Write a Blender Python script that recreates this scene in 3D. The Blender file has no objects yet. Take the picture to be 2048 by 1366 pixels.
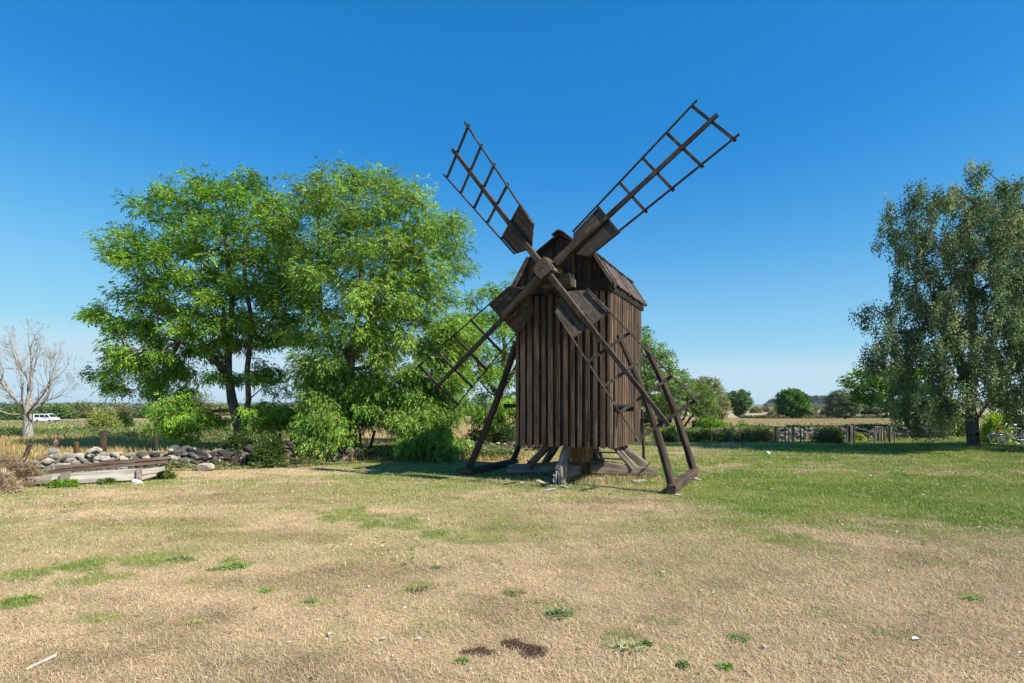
import bpy, math, random
import numpy as np
from mathutils import Vector, Matrix
rad = math.radians
S = bpy.context.scene
C = S.collection
# ------------------------------------------------------------------ camera
F, EYE, HY = 1138.0, 1.7, 808.0          # focal length in photo pixels, eye height, horizon row
cd = bpy.data.cameras.new('camera'); cam = bpy.data.objects.new('camera', cd); C.objects.link(cam)
cd.sensor_width = 36.0; cd.lens = 36.0 * F / 2048.0
cd.shift_y = (HY - 683.0) / 2048.0
cd.clip_start = 0.05; cd.clip_end = 9000
cam.location = (0, 0, EYE); cam.rotation_euler = (rad(90), 0, 0)
S.camera = cam
# ------------------------------------------------------------------ light
SUN_EL, SUN_AZ = rad(42), math.atan2(0.850, -0.527)     # azimuth clockwise from +Y
sv = Vector((math.sin(SUN_AZ) * math.cos(SUN_EL), math.cos(SUN_AZ) * math.cos(SUN_EL), math.sin(SUN_EL)))
sd = bpy.data.lights.new('sun', 'SUN'); sun = bpy.data.objects.new('sun', sd); C.objects.link(sun)
sd.energy = 4.6; sd.angle = rad(0.53); sd.color = (1.0, 0.93, 0.82)
sun.rotation_euler = sv.to_track_quat('Z', 'Y').to_euler()
sun.location = (30, -20, 40)
W = bpy.data.worlds.new('World'); S.world = W; W.use_nodes = True
nt = W.node_tree; nt.nodes.clear()
sky = nt.nodes.new('ShaderNodeTexSky'); sky.sky_type = 'NISHITA'; sky.sun_disc = False
sky.sun_elevation = SUN_EL; sky.sun_rotation = SUN_AZ
sky.air_density = 1.0; sky.dust_density = 0.0; sky.ozone_density = 3.5; sky.altitude = 0
hs = nt.nodes.new('ShaderNodeHueSaturation'); hs.inputs['Saturation'].default_value = 1.22
tint = nt.nodes.new('ShaderNodeMix'); tint.data_type = 'RGBA'; tint.blend_type = 'MULTIPLY'; tint.inputs[0].default_value = 1.0; tint.inputs[7].default_value = (.70, .97, 1.12, 1)
bg = nt.nodes.new('ShaderNodeBackground'); bg.inputs[1].default_value = 0.10
wo = nt.nodes.new('ShaderNodeOutputWorld')
nt.links.new(sky.outputs[0], hs.inputs['Color']); nt.links.new(hs.outputs[0], tint.inputs[6]); sc1 = nt.nodes.new('ShaderNodeVectorMath'); sc1.operation = 'SCALE'; sc1.inputs['Scale'].default_value = .12
cv = nt.nodes.new('ShaderNodeRGBCurve'); sc2 = nt.nodes.new('ShaderNodeVectorMath'); sc2.operation = 'SCALE'; sc2.inputs['Scale'].default_value = 1 / .12
for ci, pts_ in enumerate([[(0, 0), (.036, .0127), (.046, .018), (.068, .045), (.147, .15), (.293, .253), (.433, .363), (1, .6)], [(0, 0), (.157, .158), (.183, .171), (.247, .233), (.413, .364), (.627, .453), (.8, .50), (1, .55)], [(0, 0), (.43, .425), (.487, .455), (.587, .515), (.75, .57), (.87, .60), (1, .61)]]):
    cu = cv.mapping.curves[ci]
    while len(cu.points) < len(pts_): cu.points.new(.5, .5)
    for q_, (a_, b_) in zip(cu.points, pts_): q_.location = (a_, b_)
cv.mapping.update()
nt.links.new(tint.outputs[2], sc1.inputs[0]); nt.links.new(sc1.outputs[0], cv.inputs['Color']); sp = nt.nodes.new('ShaderNodeSeparateColor'); mr = nt.nodes.new('ShaderNodeMapRange'); mr.inputs['From Min'].default_value = .26; mr.inputs['From Max'].default_value = .45; mr.inputs['To Max'].default_value = .95
hz = nt.nodes.new('ShaderNodeMix'); hz.data_type = 'RGBA'; hz.inputs[7].default_value = (.37, .505, .60, 1)
nt.links.new(sc1.outputs[0], sp.inputs[0]); nt.links.new(sp.outputs[0], mr.inputs[0]); nt.links.new(mr.outputs[0], hz.inputs[0]); nt.links.new(cv.outputs[0], hz.inputs[6])
nt.links.new(hz.outputs[2], sc2.inputs[0]); nt.links.new(sc2.outputs[0], bg.inputs[0]); nt.links.new(bg.outputs[0], wo.inputs[0])
S.view_settings.view_transform = 'Standard'; S.view_settings.look = 'None'
S.view_settings.exposure = 0.85; S.view_settings.gamma = 1.0
S.cycles.max_bounces = 6; S.cycles.diffuse_bounces = 3; S.cycles.transmission_bounces = 4
S.cycles.transparent_max_bounces = 4; S.cycles.glossy_bounces = 2

# ------------------------------------------------------------------ helpers
rng = np.random.default_rng(7)
random.seed(7)
def sst(a, b, x):
    t = np.clip((np.asarray(x, float) - a) / (b - a), 0, 1); return t * t * (3 - 2 * t)
_perm = np.random.default_rng(3).random((256, 256))
def vnoise(x, y):
    x = np.asarray(x, float); y = np.asarray(y, float)
    xi = np.floor(x).astype(int); yi = np.floor(y).astype(int); fx = x - xi; fy = y - yi
    fx = fx * fx * (3 - 2 * fx); fy = fy * fy * (3 - 2 * fy)
    P = lambda i, j: _perm[i & 255, j & 255]
    return (P(xi, yi) * (1 - fx) + P(xi + 1, yi) * fx) * (1 - fy) + (P(xi, yi + 1) * (1 - fx) + P(xi + 1, yi + 1) * fx) * fy
def fbm(x, y, o=4):
    s = 0; a = .5; n = 0
    for i in range(o):
        s = s + a * vnoise(x * 2 ** i + 17.3 * i, y * 2 ** i + 5.1 * i); n += a; a *= .5
    return s / n
def terrain(x, y):
    x = np.asarray(x, float); y = np.asarray(y, float)
    r = x / np.maximum(y, 1)
    k = .015 + .0117 * sst(-.35, -.6, r)
    z = -k * np.clip(y - 35, 0, 110) * sst(30, 45, y)
    d = np.hypot(x, y); z = z + .20 * np.exp(-((x - 17.3) / 2.2) ** 2 - ((y - 21.0) / 2.6) ** 2)
    z = z + .05 * (fbm(x * .15, y * .15, 3) - .5) * sst(5, 25, d) + .02 * (fbm(x * .9, y * .9, 2) - .5)
    return z
def G(px, py):
    """ground point seen at a photo pixel"""
    Y = EYE * F / (py - HY)
    for _ in range(60):
        z = float(terrain((px - 1024) / F * Y, Y)); Y = .5 * Y + .5 * (EYE - z) * F / (py - HY)
        Y = min(Y, 3000)
    X = (px - 1024) / F * Y
    return Vector((X, Y, float(terrain(X, Y))))
def P(px, py, Y): return Vector(((px - 1024) / F * Y, Y, EYE - (py - HY) / F * Y))

def tag(o, label=None, cat=None, group=None, kind=None):
    if label: o['label'] = label
    if cat: o['category'] = cat
    if group: o['group'] = group
    if kind: o['kind'] = kind
    return o
def empty(name, loc, label, cat, group=None):
    o = bpy.data.objects.new(name, None); C.objects.link(o); o.location = loc; o.empty_display_size = .2
    return tag(o, label, cat, group)
def mesh_np(name, V, Fc, mat, parent=None, col=None, g=None, smooth=False, origin=None):
    """V (n,3) world coords, Fc list of int arrays (m,k)"""
    V = np.asarray(V, np.float32)
    off = np.array(origin if origin is not None else (parent.matrix_world.translation if False else (0, 0, 0)), np.float32)
    if parent is not None:
        base = np.zeros(3, np.float32); p = parent
        while p is not None: base += np.array(p.location, np.float32); p = p.parent
        V = V - base; off = np.zeros(3, np.float32)
    else: V = V - off
    me = bpy.data.meshes.new(name)
    if not isinstance(Fc, (list, tuple)): Fc = [Fc]
    Fc = [np.asarray(f, np.int32) for f in Fc if len(f)]
    me.vertices.add(len(V)); me.vertices.foreach_set('co', V.ravel())
    loops = np.concatenate([f.ravel() for f in Fc]); me.loops.add(len(loops)); me.loops.foreach_set('vertex_index', loops)
    n = sum(len(f) for f in Fc); me.polygons.add(n)
    tot = np.concatenate([np.full(len(f), f.shape[1], np.int32) for f in Fc])
    st = np.concatenate([[0], np.cumsum(tot)[:-1]]).astype(np.int32)
    me.polygons.foreach_set('loop_start', st); me.polygons.foreach_set('loop_total', tot)
    me.polygons.foreach_set('use_smooth', np.full(n, bool(smooth)))
    if col is not None:
        a = me.attributes.new('Col', 'FLOAT_COLOR', 'POINT'); c4 = np.ones((len(V), 4), np.float32); c4[:, :3] = col
        a.data.foreach_set('color', c4.ravel())
    if g is not None:
        a = me.attributes.new('g', 'FLOAT_VECTOR', 'POINT'); a.data.foreach_set('vector', np.asarray(g, np.float32).ravel())
    me.update(calc_edges=True); me.validate()
    if mat: me.materials.append(mat)
    o = bpy.data.objects.new(name, me); C.objects.link(o)
    if parent is not None: o.parent = parent
    else: o.location = off
    return o

class MB:
    def __init__(s): s.v = []; s.f = []; s.c = []; s.g = []; s.n = 0
    def add(s, V, F_, col=(1, 1, 1), g=None):
        V = [tuple(v) for v in V]; s.v += V; s.f += [tuple(i + s.n for i in f) for f in F_]
        if len(np.shape(col)) == 1: s.c += [tuple(col)] * len(V)
        else: s.c += [tuple(c) for c in col]
        s.g += [tuple(q) for q in g] if g is not None else [tuple(v) for v in V]
        s.n += len(V)
    def beam(s, p0, p1, w, h, up=(0, 0, 1), w1=None, h1=None, segs=1, jit=0., rnd=0.12, col=(1, 1, 1), bow=None, sides=None, seed=None):
        """squared (or round when sides is set) timber from p0 to p1; w across, h along up"""
        p0 = Vector(p0); p1 = Vector(p1); d = p1 - p0; L = d.length
        if L < 1e-6: return
        d = d / L; up = Vector(up); a = d.cross(up)
        if a.length < 1e-4: a = d.cross(Vector((1, 0, 0)))
        a.normalize(); b = a.cross(d).normalized()
        w1 = w if w1 is None else w1; h1 = h if h1 is None else h1
        if sides: prof = [(math.cos(2 * math.pi * i / sides) / 2, math.sin(2 * math.pi * i / sides) / 2) for i in range(sides)]
        else:
            q = .5; k = rnd
            prof = [(-q + k, -q), (q - k, -q), (q, -q + k), (q, q - k), (q - k, q), (-q + k, q), (-q, q - k), (-q, -q + k)]
        m = len(prof); R = random.Random(seed) if seed is not None else random
        V = []; gg = []; o = R.random() * 50; o2 = R.random() * 50
        base = [1 + R.uniform(-jit, jit) for _ in prof]
        for k in range(segs + 1):
            t = k / segs; c = p0 + d * (L * t)
            if bow is not None: c = c + Vector(bow) * (math.sin(math.pi * t))
            ww = w + (w1 - w) * t; hh = h + (h1 - h) * t
            cj = Vector((R.uniform(-1, 1), R.uniform(-1, 1), R.uniform(-1, 1))) * (jit * .12 * min(ww, hh)) if (jit and 0 < k < segs) else Vector()
            per = 0
            for i, (x, y) in enumerate(prof):
                j = base[i] * (1 + (R.uniform(-jit, jit) * .6 if jit else 0))
                V.append(c + cj + a * (x * ww * j) + b * (y * hh * j))
                ang = i / m * 2 * (w + h)
                gg.append((L * t + o, ang + o2, o))
        Fc = []
        for k in range(segs):
            for i in range(m):
                j = (i + 1) % m; Fc.append((k * m + i, k * m + j, (k + 1) * m + j, (k + 1) * m + i))
        s.add(V, Fc, col, gg)
        # caps with their own vertices
        n0 = len(V)
        cg = [(gg[0][0] + .02 * math.cos(i), o2 + .3 * i / m, o) for i in range(m)]
        s.add(V[:m], [tuple(range(m))[::-1]], col, cg); s.add(V[-m:], [tuple(range(m))], col, cg)
    def prism(s, pts, nrm, th, col=(1, 1, 1), grain=(0, 0, 1)):
        """flat polygon pts thickened backwards along -nrm"""
        pts = [Vector(p) for p in pts]; n = Vector(nrm).normalized(); m = len(pts); o = random.random() * 50; o2 = random.random() * 50
        gr = Vector(grain).normalized(); ac = gr.cross(n)
        V = pts + [p - n * th for p in pts]
        gg = [(p.dot(gr) + o, p.dot(ac) + o2 + (0 if i < m else .03), o) for i, p in enumerate(V)]
        # orientation
        nn = (pts[1] - pts[0]).cross(pts[2] - pts[0])
        Fc = [tuple(range(m)), tuple(range(2 * m - 1, m - 1, -1))] + [(i, i + m, (i + 1) % m + m, (i + 1) % m) for i in range(m)]
        if nn.dot(n) < 0: Fc = [f[::-1] for f in Fc]
        s.add(V, Fc, col, gg)
    def build(s, name, mat, parent=None, smooth=False, origin=None):
        by = {}
        for f in s.f: by.setdefault(len(f), []).append(f)
        return mesh_np(name, np.array(s.v), [np.array(by[k]) for k in sorted(by)], mat, parent, np.array(s.c), np.array(s.g), smooth, origin)

# ------------------------------------------------------------------ materials
def newmat(name):
    m = bpy.data.materials.new(name); m.use_nodes = True; t = m.node_tree; t.nodes.clear()
    o = t.nodes.new('ShaderNodeOutputMaterial'); return m, t, o
def N(t, kind, **kw):
    n = t.nodes.new('ShaderNode' + kind)
    for k, v in kw.items():
        if k in n.inputs.keys(): n.inputs[k].default_value = v
        else: setattr(n, k, v)
    return n
def ramp(t, stops, fac):
    r = t.nodes.new('ShaderNodeValToRGB'); e = r.color_ramp.elements
    while len(e) < len(stops): e.new(.5)
    for i, (p, c) in enumerate(stops): e[i].position = p; e[i].color = (*c, 1) if len(c) == 3 else c
    t.links.new(fac, r.inputs[0]); return r.outputs[0]
def mult(t, a, b, f=1.0, mode='MULTIPLY'):
    m = t.nodes.new('ShaderNodeMix'); m.data_type = 'RGBA'; m.blend_type = mode; m.inputs[0].default_value = f
    t.links.new(a, m.inputs[6]); t.links.new(b, m.inputs[7]); return m.outputs[2]
def wood(name, lo, hi, rough=.8, su=1.6, sv_=46, patch=.7, bump=.5, lichen=None):
    m, t, o = newmat(name); L = t.links.new
    g = N(t, 'Attribute', attribute_name='g'); c = N(t, 'Attribute', attribute_name='Col')
    mp = N(t, 'Mapping'); mp.inputs['Scale'].default_value = (su, sv_, 1); L(g.outputs['Vector'], mp.inputs['Vector'])
    n1 = N(t, 'TexNoise', Scale=1.0, Detail=6.0, Roughness=.65); L(mp.outputs[0], n1.inputs['Vector'])
    mp2 = N(t, 'Mapping'); mp2.inputs['Scale'].default_value = (1.3, 7, 1); L(g.outputs['Vector'], mp2.inputs['Vector'])
    n2 = N(t, 'TexNoise', Scale=1.0, Detail=4.0); L(mp2.outputs[0], n2.inputs['Vector'])
    a = ramp(t, [(.3, lo), (.7, hi)], n1.outputs['Fac'])
    b = ramp(t, [(.3, (1 - patch,) * 3), (.72, (1.15, 1.15, 1.15))], n2.outputs['Fac'])
    cc = mult(t, mult(t, a, b), c.outputs['Color'])
    if lichen:
        n3 = N(t, 'TexNoise', Scale=9.0, Detail=5.0); tc = N(t, 'TexCoord'); L(tc.outputs['Object'], n3.inputs['Vector'])
        fm = ramp(t, [(.54, (0, 0, 0)), (.72, (.75, .75, .75))], n3.outputs['Fac'])
        mm = t.nodes.new('ShaderNodeMix'); mm.data_type = 'RGBA'; L(fm, mm.inputs[0]); L(cc, mm.inputs[6]); mm.inputs[7].default_value = (*lichen, 1); cc = mm.outputs[2]
    bs = N(t, 'BsdfPrincipled', Roughness=rough); bs.inputs['Specular IOR Level'].default_value = .25
    L(cc, bs.inputs['Base Color'])
    bp = N(t, 'Bump', Strength=bump, Distance=.006); L(n1.outputs['Fac'], bp.inputs['Height']); L(bp.outputs[0], bs.inputs['Normal'])
    L(bs.outputs[0], o.inputs[0]); return m
def leafmat(name, tr=.35, gloss=.03):
    m, t, o = newmat(name); L = t.links.new
    c = N(t, 'Attribute', attribute_name='Col')
    d = N(t, 'BsdfDiffuse'); L(c.outputs['Color'], d.inputs[0])
    tr_ = N(t, 'BsdfTranslucent'); hs = N(t, 'HueSaturation', Saturation=1.1, Value=1.35, Hue=.49); L(c.outputs['Color'], hs.inputs['Color']); L(hs.outputs[0], tr_.inputs[0])
    mx = N(t, 'MixShader'); mx.inputs[0].default_value = tr; L(d.outputs[0], mx.inputs[1]); L(tr_.outputs[0], mx.inputs[2])
    gl = N(t, 'BsdfGlossy', Roughness=.42); gl.inputs[0].default_value = (.8, .85, .9, 1)
    m2 = N(t, 'MixShader'); m2.inputs[0].default_value = gloss; L(mx.outputs[0], m2.inputs[1]); L(gl.outputs[0], m2.inputs[2])
    L(m2.outputs[0], o.inputs[0]); return m
def simple(name, col, rough=.6, metal=0., nscale=0, namt=.3, bump=0.):
    m, t, o = newmat(name); L = t.links.new
    bs = N(t, 'BsdfPrincipled', Roughness=rough, Metallic=metal)
    bs.inputs['Base Color'].default_value = (*col, 1)
    if nscale:
        tc = N(t, 'TexCoord'); n = N(t, 'TexNoise', Scale=float(nscale), Detail=6.0); L(tc.outputs['Object'], n.inputs['Vector'])
        L(ramp(t, [(.3, tuple(c * (1 - namt) for c in col)), (.7, tuple(min(1, c * (1 + namt)) for c in col))], n.outputs['Fac']), bs.inputs['Base Color'])
        if bump:
            bp = N(t, 'Bump', Strength=bump, Distance=.02); L(n.outputs['Fac'], bp.inputs['Height']); L(bp.outputs[0], bs.inputs['Normal'])
    L(bs.outputs[0], o.inputs[0]); return m
def barkmat(name, lo, hi, scale=6., lich=None):
    m, t, o = newmat(name); L = t.links.new
    tc = N(t, 'TexCoord'); mp = N(t, 'Mapping'); mp.inputs['Scale'].default_value = (3, 3, .8); L(tc.outputs['Object'], mp.inputs['Vector'])
    n = N(t, 'TexNoise', Scale=scale, Detail=7.0, Roughness=.7); L(mp.outputs[0], n.inputs['Vector'])
    c = ramp(t, [(.3, lo), (.7, hi)], n.outputs['Fac'])
    if lich:
        n2 = N(t, 'TexNoise', Scale=2.6, Detail=5.0); L(tc.outputs['Object'], n2.inputs['Vector'])
        fm = ramp(t, [(.52, (0, 0, 0)), (.62, (1, 1, 1))], n2.outputs['Fac'])
        mm = t.nodes.new('ShaderNodeMix'); mm.data_type = 'RGBA'; L(fm, mm.inputs[0]); L(c, mm.inputs[6]); mm.inputs[7].default_value = (*lich, 1); c = mm.outputs[2]
    bs = N(t, 'BsdfPrincipled', Roughness=.9); L(c, bs.inputs['Base Color']); bs.inputs['Specular IOR Level'].default_value = .2
    bp = N(t, 'Bump', Strength=.8, Distance=.03); L(n.outputs['Fac'], bp.inputs['Height']); L(bp.outputs[0], bs.inputs['Normal'])
    L(bs.outputs[0], o.inputs[0]); return m
M = {}
M['tarred'] = wood('tarred_wood', (.028, .019, .013), (.215, .137, .085), lichen=(.075, .066, .056))
M['roofwood'] = wood('roof_boards', (.09, .068, .055), (.25, .19, .155), lichen=(.24, .22, .19))
M['sailwood'] = wood('sail_wood', (.036, .028, .021), (.135, .103, .077), lichen=(.13, .125, .10))
M['grey'] = wood('weathered_timber', (.12, .105, .088), (.44, .39, .34), bump=1.0, sv_=30)
M['post'] = wood('post_wood', (.10, .058, .027), (.30, .185, .095), bump=.8, sv_=30)
M['leg'] = wood('leg_wood', (.03, .022, .017), (.12, .09, .068), bump=.9, sv_=26)
M['bench'] = wood('hewn_wood', (.20, .18, .155), (.50, .46, .41), bump=.8, sv_=24, patch=.35)
M['plank'] = wood('plank_wood', (.09, .065, .05), (.26, .20, .16), bump=.9, sv_=24)
M['fencepost'] = wood('fence_post_wood', (.045, .033, .024), (.12, .09, .065), bump=.8)
M['stake'] = wood('stake_wood', (.16, .14, .115), (.40, .36, .30), bump=.8)
M['iron'] = simple('rusty_iron', (.045, .03, .024), .7, .4, 40, .4)
M['leaf'] = leafmat('leaf_surface', .37, .012); M['birchleaf'] = leafmat('birch_leaf_surface', .25, .008)
M['grass'] = leafmat('grass_blade', .25, .02)
M['bark'] = barkmat('ash_bark', (.05, .038, .028), (.17, .135, .10), lich=(.30, .20, .07))
M['deadbark'] = barkmat('dead_bark', (.19, .185, .17), (.44, .42, .38), lich=(.38, .30, .18))
M['birchbark'] = barkmat('birch_bark', (.03, .026, .022), (.17, .155, .135), 3.)

# ------------------------------------------------------------------ ground colours (what grows where)
def wpatch(px, py, rx, ry, s=1.0):
    a = G(px, py); b = G(px + rx, py); c = G(px, py - ry); return (a.x, a.y, abs(b.x - a.x), max(abs(c.y - a.y), .05), s)
PATCH = [wpatch(*p) for p in [
    (120, 1135, 75, 24, .95), (165, 1160, 60, 15, .7), (315, 1118, 75, 13, .9), (478, 1133, 38, 10, 1.), (30, 1205, 48, 13, 1.), (205, 1235, 40, 11, .6), (270, 1120, 30, 9, .8),
    (460, 1120, 22, 7, .9), (380, 1165, 26, 8, .35), (530, 1182, 26, 9, .5), (620, 1205, 40, 8, .35), (300, 1090, 60, 7, .3), (360, 1050, 45, 8, .5), (530, 1068, 15, 7, .45), (200, 1010, 120, 9, .4),
    (700, 1030, 50, 15, .8), (800, 1052, 60, 13, .75), (870, 1068, 60, 12, .8), (940, 1075, 70, 16, .65), (740, 1052, 28, 10, .9), (1005, 1045, 30, 9, .9), (760, 1005, 110, 13, .45), (900, 1010, 120, 14, .5),
    (875, 1132, 13, 5, .5), (835, 1175, 28, 10, .55), (1025, 1182, 24, 10, .45), (1080, 1040, 60, 10, .3), (880, 1250, 60, 20, .2), (670, 1280, 40, 30, .2),
    (1500, 1045, 60, 14, .75), (1540, 1068, 75, 18, .7), (1610, 1090, 70, 18, .4), (1690, 1058, 38, 8, .8), (1790, 1058, 42, 12, .7), (1820, 1075, 40, 8, .4), (1980, 1105, 40, 8, .55), (1890, 1130, 60, 12, .5), (1810, 1132, 24, 6, .5), (1955, 1105, 40, 6, .4),
    (1600, 1190, 60, 15, .15), (1640, 1230, 60, 16, .3), (1780, 1270, 60, 12, .3), (1945, 1195, 26, 8, .5), (1255, 1285, 40, 20, .4), (1480, 1275, 28, 8, .5), (1110, 1215, 40, 15, .35), (1320, 1240, 40, 10, .3), (2000, 1345, 60, 20, .2), (1350, 1310, 30, 14, .3),
    (1370, 1000, 60, 8, .4), (1600, 1005, 120, 14, .6), (1850, 1012, 150, 12, .8), (1980, 1003, 80, 9, .9), (1130, 998, 50, 6, .5)]]
DRYP = [wpatch(*p) for p in [(1560, 936, 240, 9, .55), (1420, 912, 120, 6, .4), (1800, 925, 200, 6, .4), (1500, 890, 90, 3, .3), (1950, 945, 120, 6, .35), (1850, 1040, 160, 8, .4), (560, 965, 160, 8, .35), (250, 985, 150, 6, .3), (1000, 985, 120, 8, .4)]]
SOIL = [wpatch(962, 1307, 34, 10, 1.), wpatch(1033, 1290, 26, 12, 1.), wpatch(1068, 1305, 28, 13, 1.)]
DRY = np.array((.57, .43, .265)); DRYD = np.array((.36, .265, .16)); GRN = np.array((.16, .23, .045)); GRNY = np.array((.30, .33, .09))
def greenness(x, y):
    x = np.asarray(x, float); y = np.asarray(y, float); r = x / np.maximum(y, .5)
    n1 = fbm(x * .45 + 3, y * .8 + 9, 4); n2 = fbm(x * 2.2, y * 3.0, 3); n3 = fbm(x * .12 + 40, y * .35 + 7, 3)
    yb = 10.6 - 2.4 * sst(.22, .38, r) - .8 * sst(.5, .8, r) + (n1 - .5) * 4.0
    g = sst(-1.0, 1.6, y - yb) * (.44 + .50 * sst(.15, .45, r)) * (.55 + .9 * n2)
    g = g - .55 * sst(.52, .66, n3) * sst(11, 14, y) * (1 - .3 * sst(.2, .5, r))
    g = g + .20 * sst(.55, .75, n1) * sst(4, 7, y) + .24 * sst(5.0, 8.5, y) * sst(.35, .62, fbm(x * .9 + 31, y * 1.3 + 2, 4)) + .05
    for (cx, cy, rx, ry, s_) in DRYP: g = g - s_ * sst(1.5, .3, np.hypot((x - cx) / rx, (y - cy) / ry) + (n2 - .5) * 2.2)
    g = np.clip(g, 0, 1)
    nn = (fbm(x * 4 + 5, y * 5, 3) - .5) * 1.7; nm = (fbm(x * 1.6 + 5, y * 2.2, 2) - .5) * 1.2
    for (cx, cy, rx, ry, s) in PATCH:
        d = np.hypot((x - cx) / rx, (y - cy) / ry); g = np.maximum(g, s * sst(1.35, .5, d + nn + nm))
    g = np.where(np.hypot(x - 1.6, y - 13.2) < 2.6, np.maximum(g, .30 + .3 * n2), g)
    return np.clip(g, 0, 1)
def soil(x, y):
    s = 0
    for (cx, cy, rx, ry, _) in SOIL:
        d = np.hypot((x - cx) / rx, (y - cy) / ry) + (fbm(x * 14, y * 14, 3) - .5) * 1.8; s = np.maximum(s, sst(1.1, .75, d))
    return s
def gcol(x, y):
    x = np.asarray(x, float); y = np.asarray(y, float); r = x / np.maximum(y, .5)
    g = greenness(x, y)[..., None]; n = fbm(x * .7 + 11, y * 1.1 + 2, 4)[..., None]; n2 = fbm(x * 3, y * 4, 3)[..., None]
    dry = DRY * (1 - sst(.5, .75, n)) + DRYD * sst(.5, .75, n); dry = dry * (.8 + .4 * n2)
    gr = GRN * (1 - sst(.35, .7, n)) + GRNY * sst(.35, .7, n)
    c = dry * (1 - g) + gr * g
    s = soil(x, y)
    s = np.asarray(s)[..., None] if np.ndim(s) else s
    c = c * (1 - s) + np.array((.12, .075, .048)) * s
    # fields beyond the lawn
    yy = y + (fbm(x * .05, y * .2, 3) - .5) * 6
    def lay(c, w, colr): w = np.asarray(w)[..., None]; return c * (1 - w) + np.array(colr) * w
    rt = sst(.05, .2, r); lf = 1 - rt
    c = lay(c, rt * sst(28, 30, y) * .9, (.17, .18, .055))
    c = lay(c, rt * sst(34, 42, yy), (.42, .325, .165))
    c = lay(c, rt * sst(75, 100, yy + 10 * n[..., 0]) * .7, (.44, .335, .17))
    c = lay(c, rt * sst(118, 125, y), (.66, .54, .35))
    c = lay(c, rt * sst(400, 500, y), (.33, .30, .15))
    c = lay(c, lf * sst(16.2, 16.8, y), (.46, .35, .15))
    c = lay(c, lf * sst(19.5, 21, yy) * sst(-.85, -.6, r), (.17, .26, .05))
    c = lay(c, lf * sst(-.45, -.38, r) * sst(17, 18, y), (.36, .29, .13))
    c = lay(c, lf * sst(26, 28, yy), (.19, .23, .06))
    c = lay(c, lf * sst(37, 39, yy), (.27, .34, .08))
    c = lay(c, lf * sst(58, 64, yy), (.30, .26, .14))
    c = lay(c, lf * sst(-.42, -.3, r) * sst(24, 30, yy) * .85, (.43, .31, .17))
    c = lay(c, lf * sst(200, 260, y), (.17, .18, .08))
    return c

def build_ground():
    R = np.concatenate([np.geomspace(.5, 3, 12)[:-1], np.geomspace(3, 60, 380)[:-1], np.geomspace(60, 6000, 150)])
    th = np.concatenate([np.linspace(-52, 52, 620), np.linspace(52, 308, 90)[1:-1]]) * math.pi / 180
    RR, TT = np.meshgrid(R, th, indexing='ij'); x = RR * np.sin(TT); y = RR * np.cos(TT)
    z = terrain(x, y); nr, nth = x.shape
    V = np.stack([x, y, z], -1).reshape(-1, 3); idx = np.arange(nr * nth).reshape(nr, nth); nx = np.roll(idx, -1, 1)
    q = np.stack([idx[:-1], nx[:-1], nx[1:], idx[1:]], -1).reshape(-1, 4)
    V = np.vstack([V, [[0, 0, float(terrain(0, 0))]]]); ce = len(V) - 1
    tri = np.stack([nx[0], idx[0], np.full(nth, ce)], -1)
    col = gcol(V[:, 0], V[:, 1])
    m, t, o = newmat('ground_surface'); L = t.links.new
    c = N(t, 'Attribute', attribute_name='Col'); ge = N(t, 'NewGeometry')
    n1 = N(t, 'TexNoise', Scale=38.0, Detail=8.0, Roughness=.75); L(ge.outputs['Position'], n1.inputs['Vector'])
    n2 = N(t, 'TexNoise', Scale=2.5, Detail=6.0, Roughness=.6); L(ge.outputs['Position'], n2.inputs['Vector'])
    a = ramp(t, [(.30, (.25, .24, .22)), (.5, (.62, .62, .62)), (.72, (1.15, 1.12, 1.05))], n1.outputs['Fac'])
    b = ramp(t, [(.3, (.78, .8, .78)), (.7, (1.15, 1.12, 1.1))], n2.outputs['Fac'])
    cc = mult(t, mult(t, c.outputs['Color'], a), b)
    bs = N(t, 'BsdfDiffuse', Roughness=1.0); L(cc, bs.inputs[0])
    bp = N(t, 'Bump', Strength=.9, Distance=.02); L(n1.outputs['Fac'], bp.inputs['Height']); L(bp.outputs[0], bs.inputs['Normal'])
    L(bs.outputs[0], o.inputs[0])
    ob = mesh_np('ground', V, [q[:, ::-1], tri[:, ::-1]], m, col=col, smooth=True); tag(ob, kind='structure')
build_ground()

# ------------------------------------------------------------------ blades and leaves
def blades(pos, L, w, lean, col, az=None, bend=.35):
    """grass blades: bent two-segment strips; returns V,F,col"""
    n = len(pos); az = rng.uniform(0, 2 * np.pi, n) if az is None else az
    d = np.stack([np.cos(az), np.sin(az), np.zeros(n)], 1); sd_ = np.stack([-np.sin(az), np.cos(az), np.zeros(n)], 1)
    # face blades at random roll
    hor = np.sin(lean)[:, None]; ver = np.cos(lean)[:, None]; up = np.array([0, 0, 1.])
    mid = pos + d * (L[:, None] * .5 * hor * .8) + up * (L[:, None] * .5 * (ver + bend * .3))
    tip = pos + d * (L[:, None] * hor) + up * (L[:, None] * ver * (1 - bend * .5))
    V = np.stack([pos - sd_ * w[:, None] / 2, pos + sd_ * w[:, None] / 2, mid + sd_ * w[:, None] * .42, mid - sd_ * w[:, None] * .42, tip], 1).reshape(-1, 3)
    b = np.arange(n) * 5
    q = np.stack([b, b + 1, b + 2, b + 3], 1); tr = np.stack([b + 3, b + 2, b + 4], 1)
    return V, q, tr, np.repeat(col, 5, 0)
def emit_blades(name, parts, label, cat, kind='stuff', mat='grass'):
    V = []; Q = []; T = []; Cc = []; n = 0
    for (v, q, t, c) in parts: V.append(v); Q.append(q + n); T.append(t + n); Cc.append(c); n += len(v)
    o = mesh_np(name, np.vstack(V), [np.vstack(Q), np.vstack(T)], M[mat], col=np.vstack(Cc)); return tag(o, label, cat, kind=kind)
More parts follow.
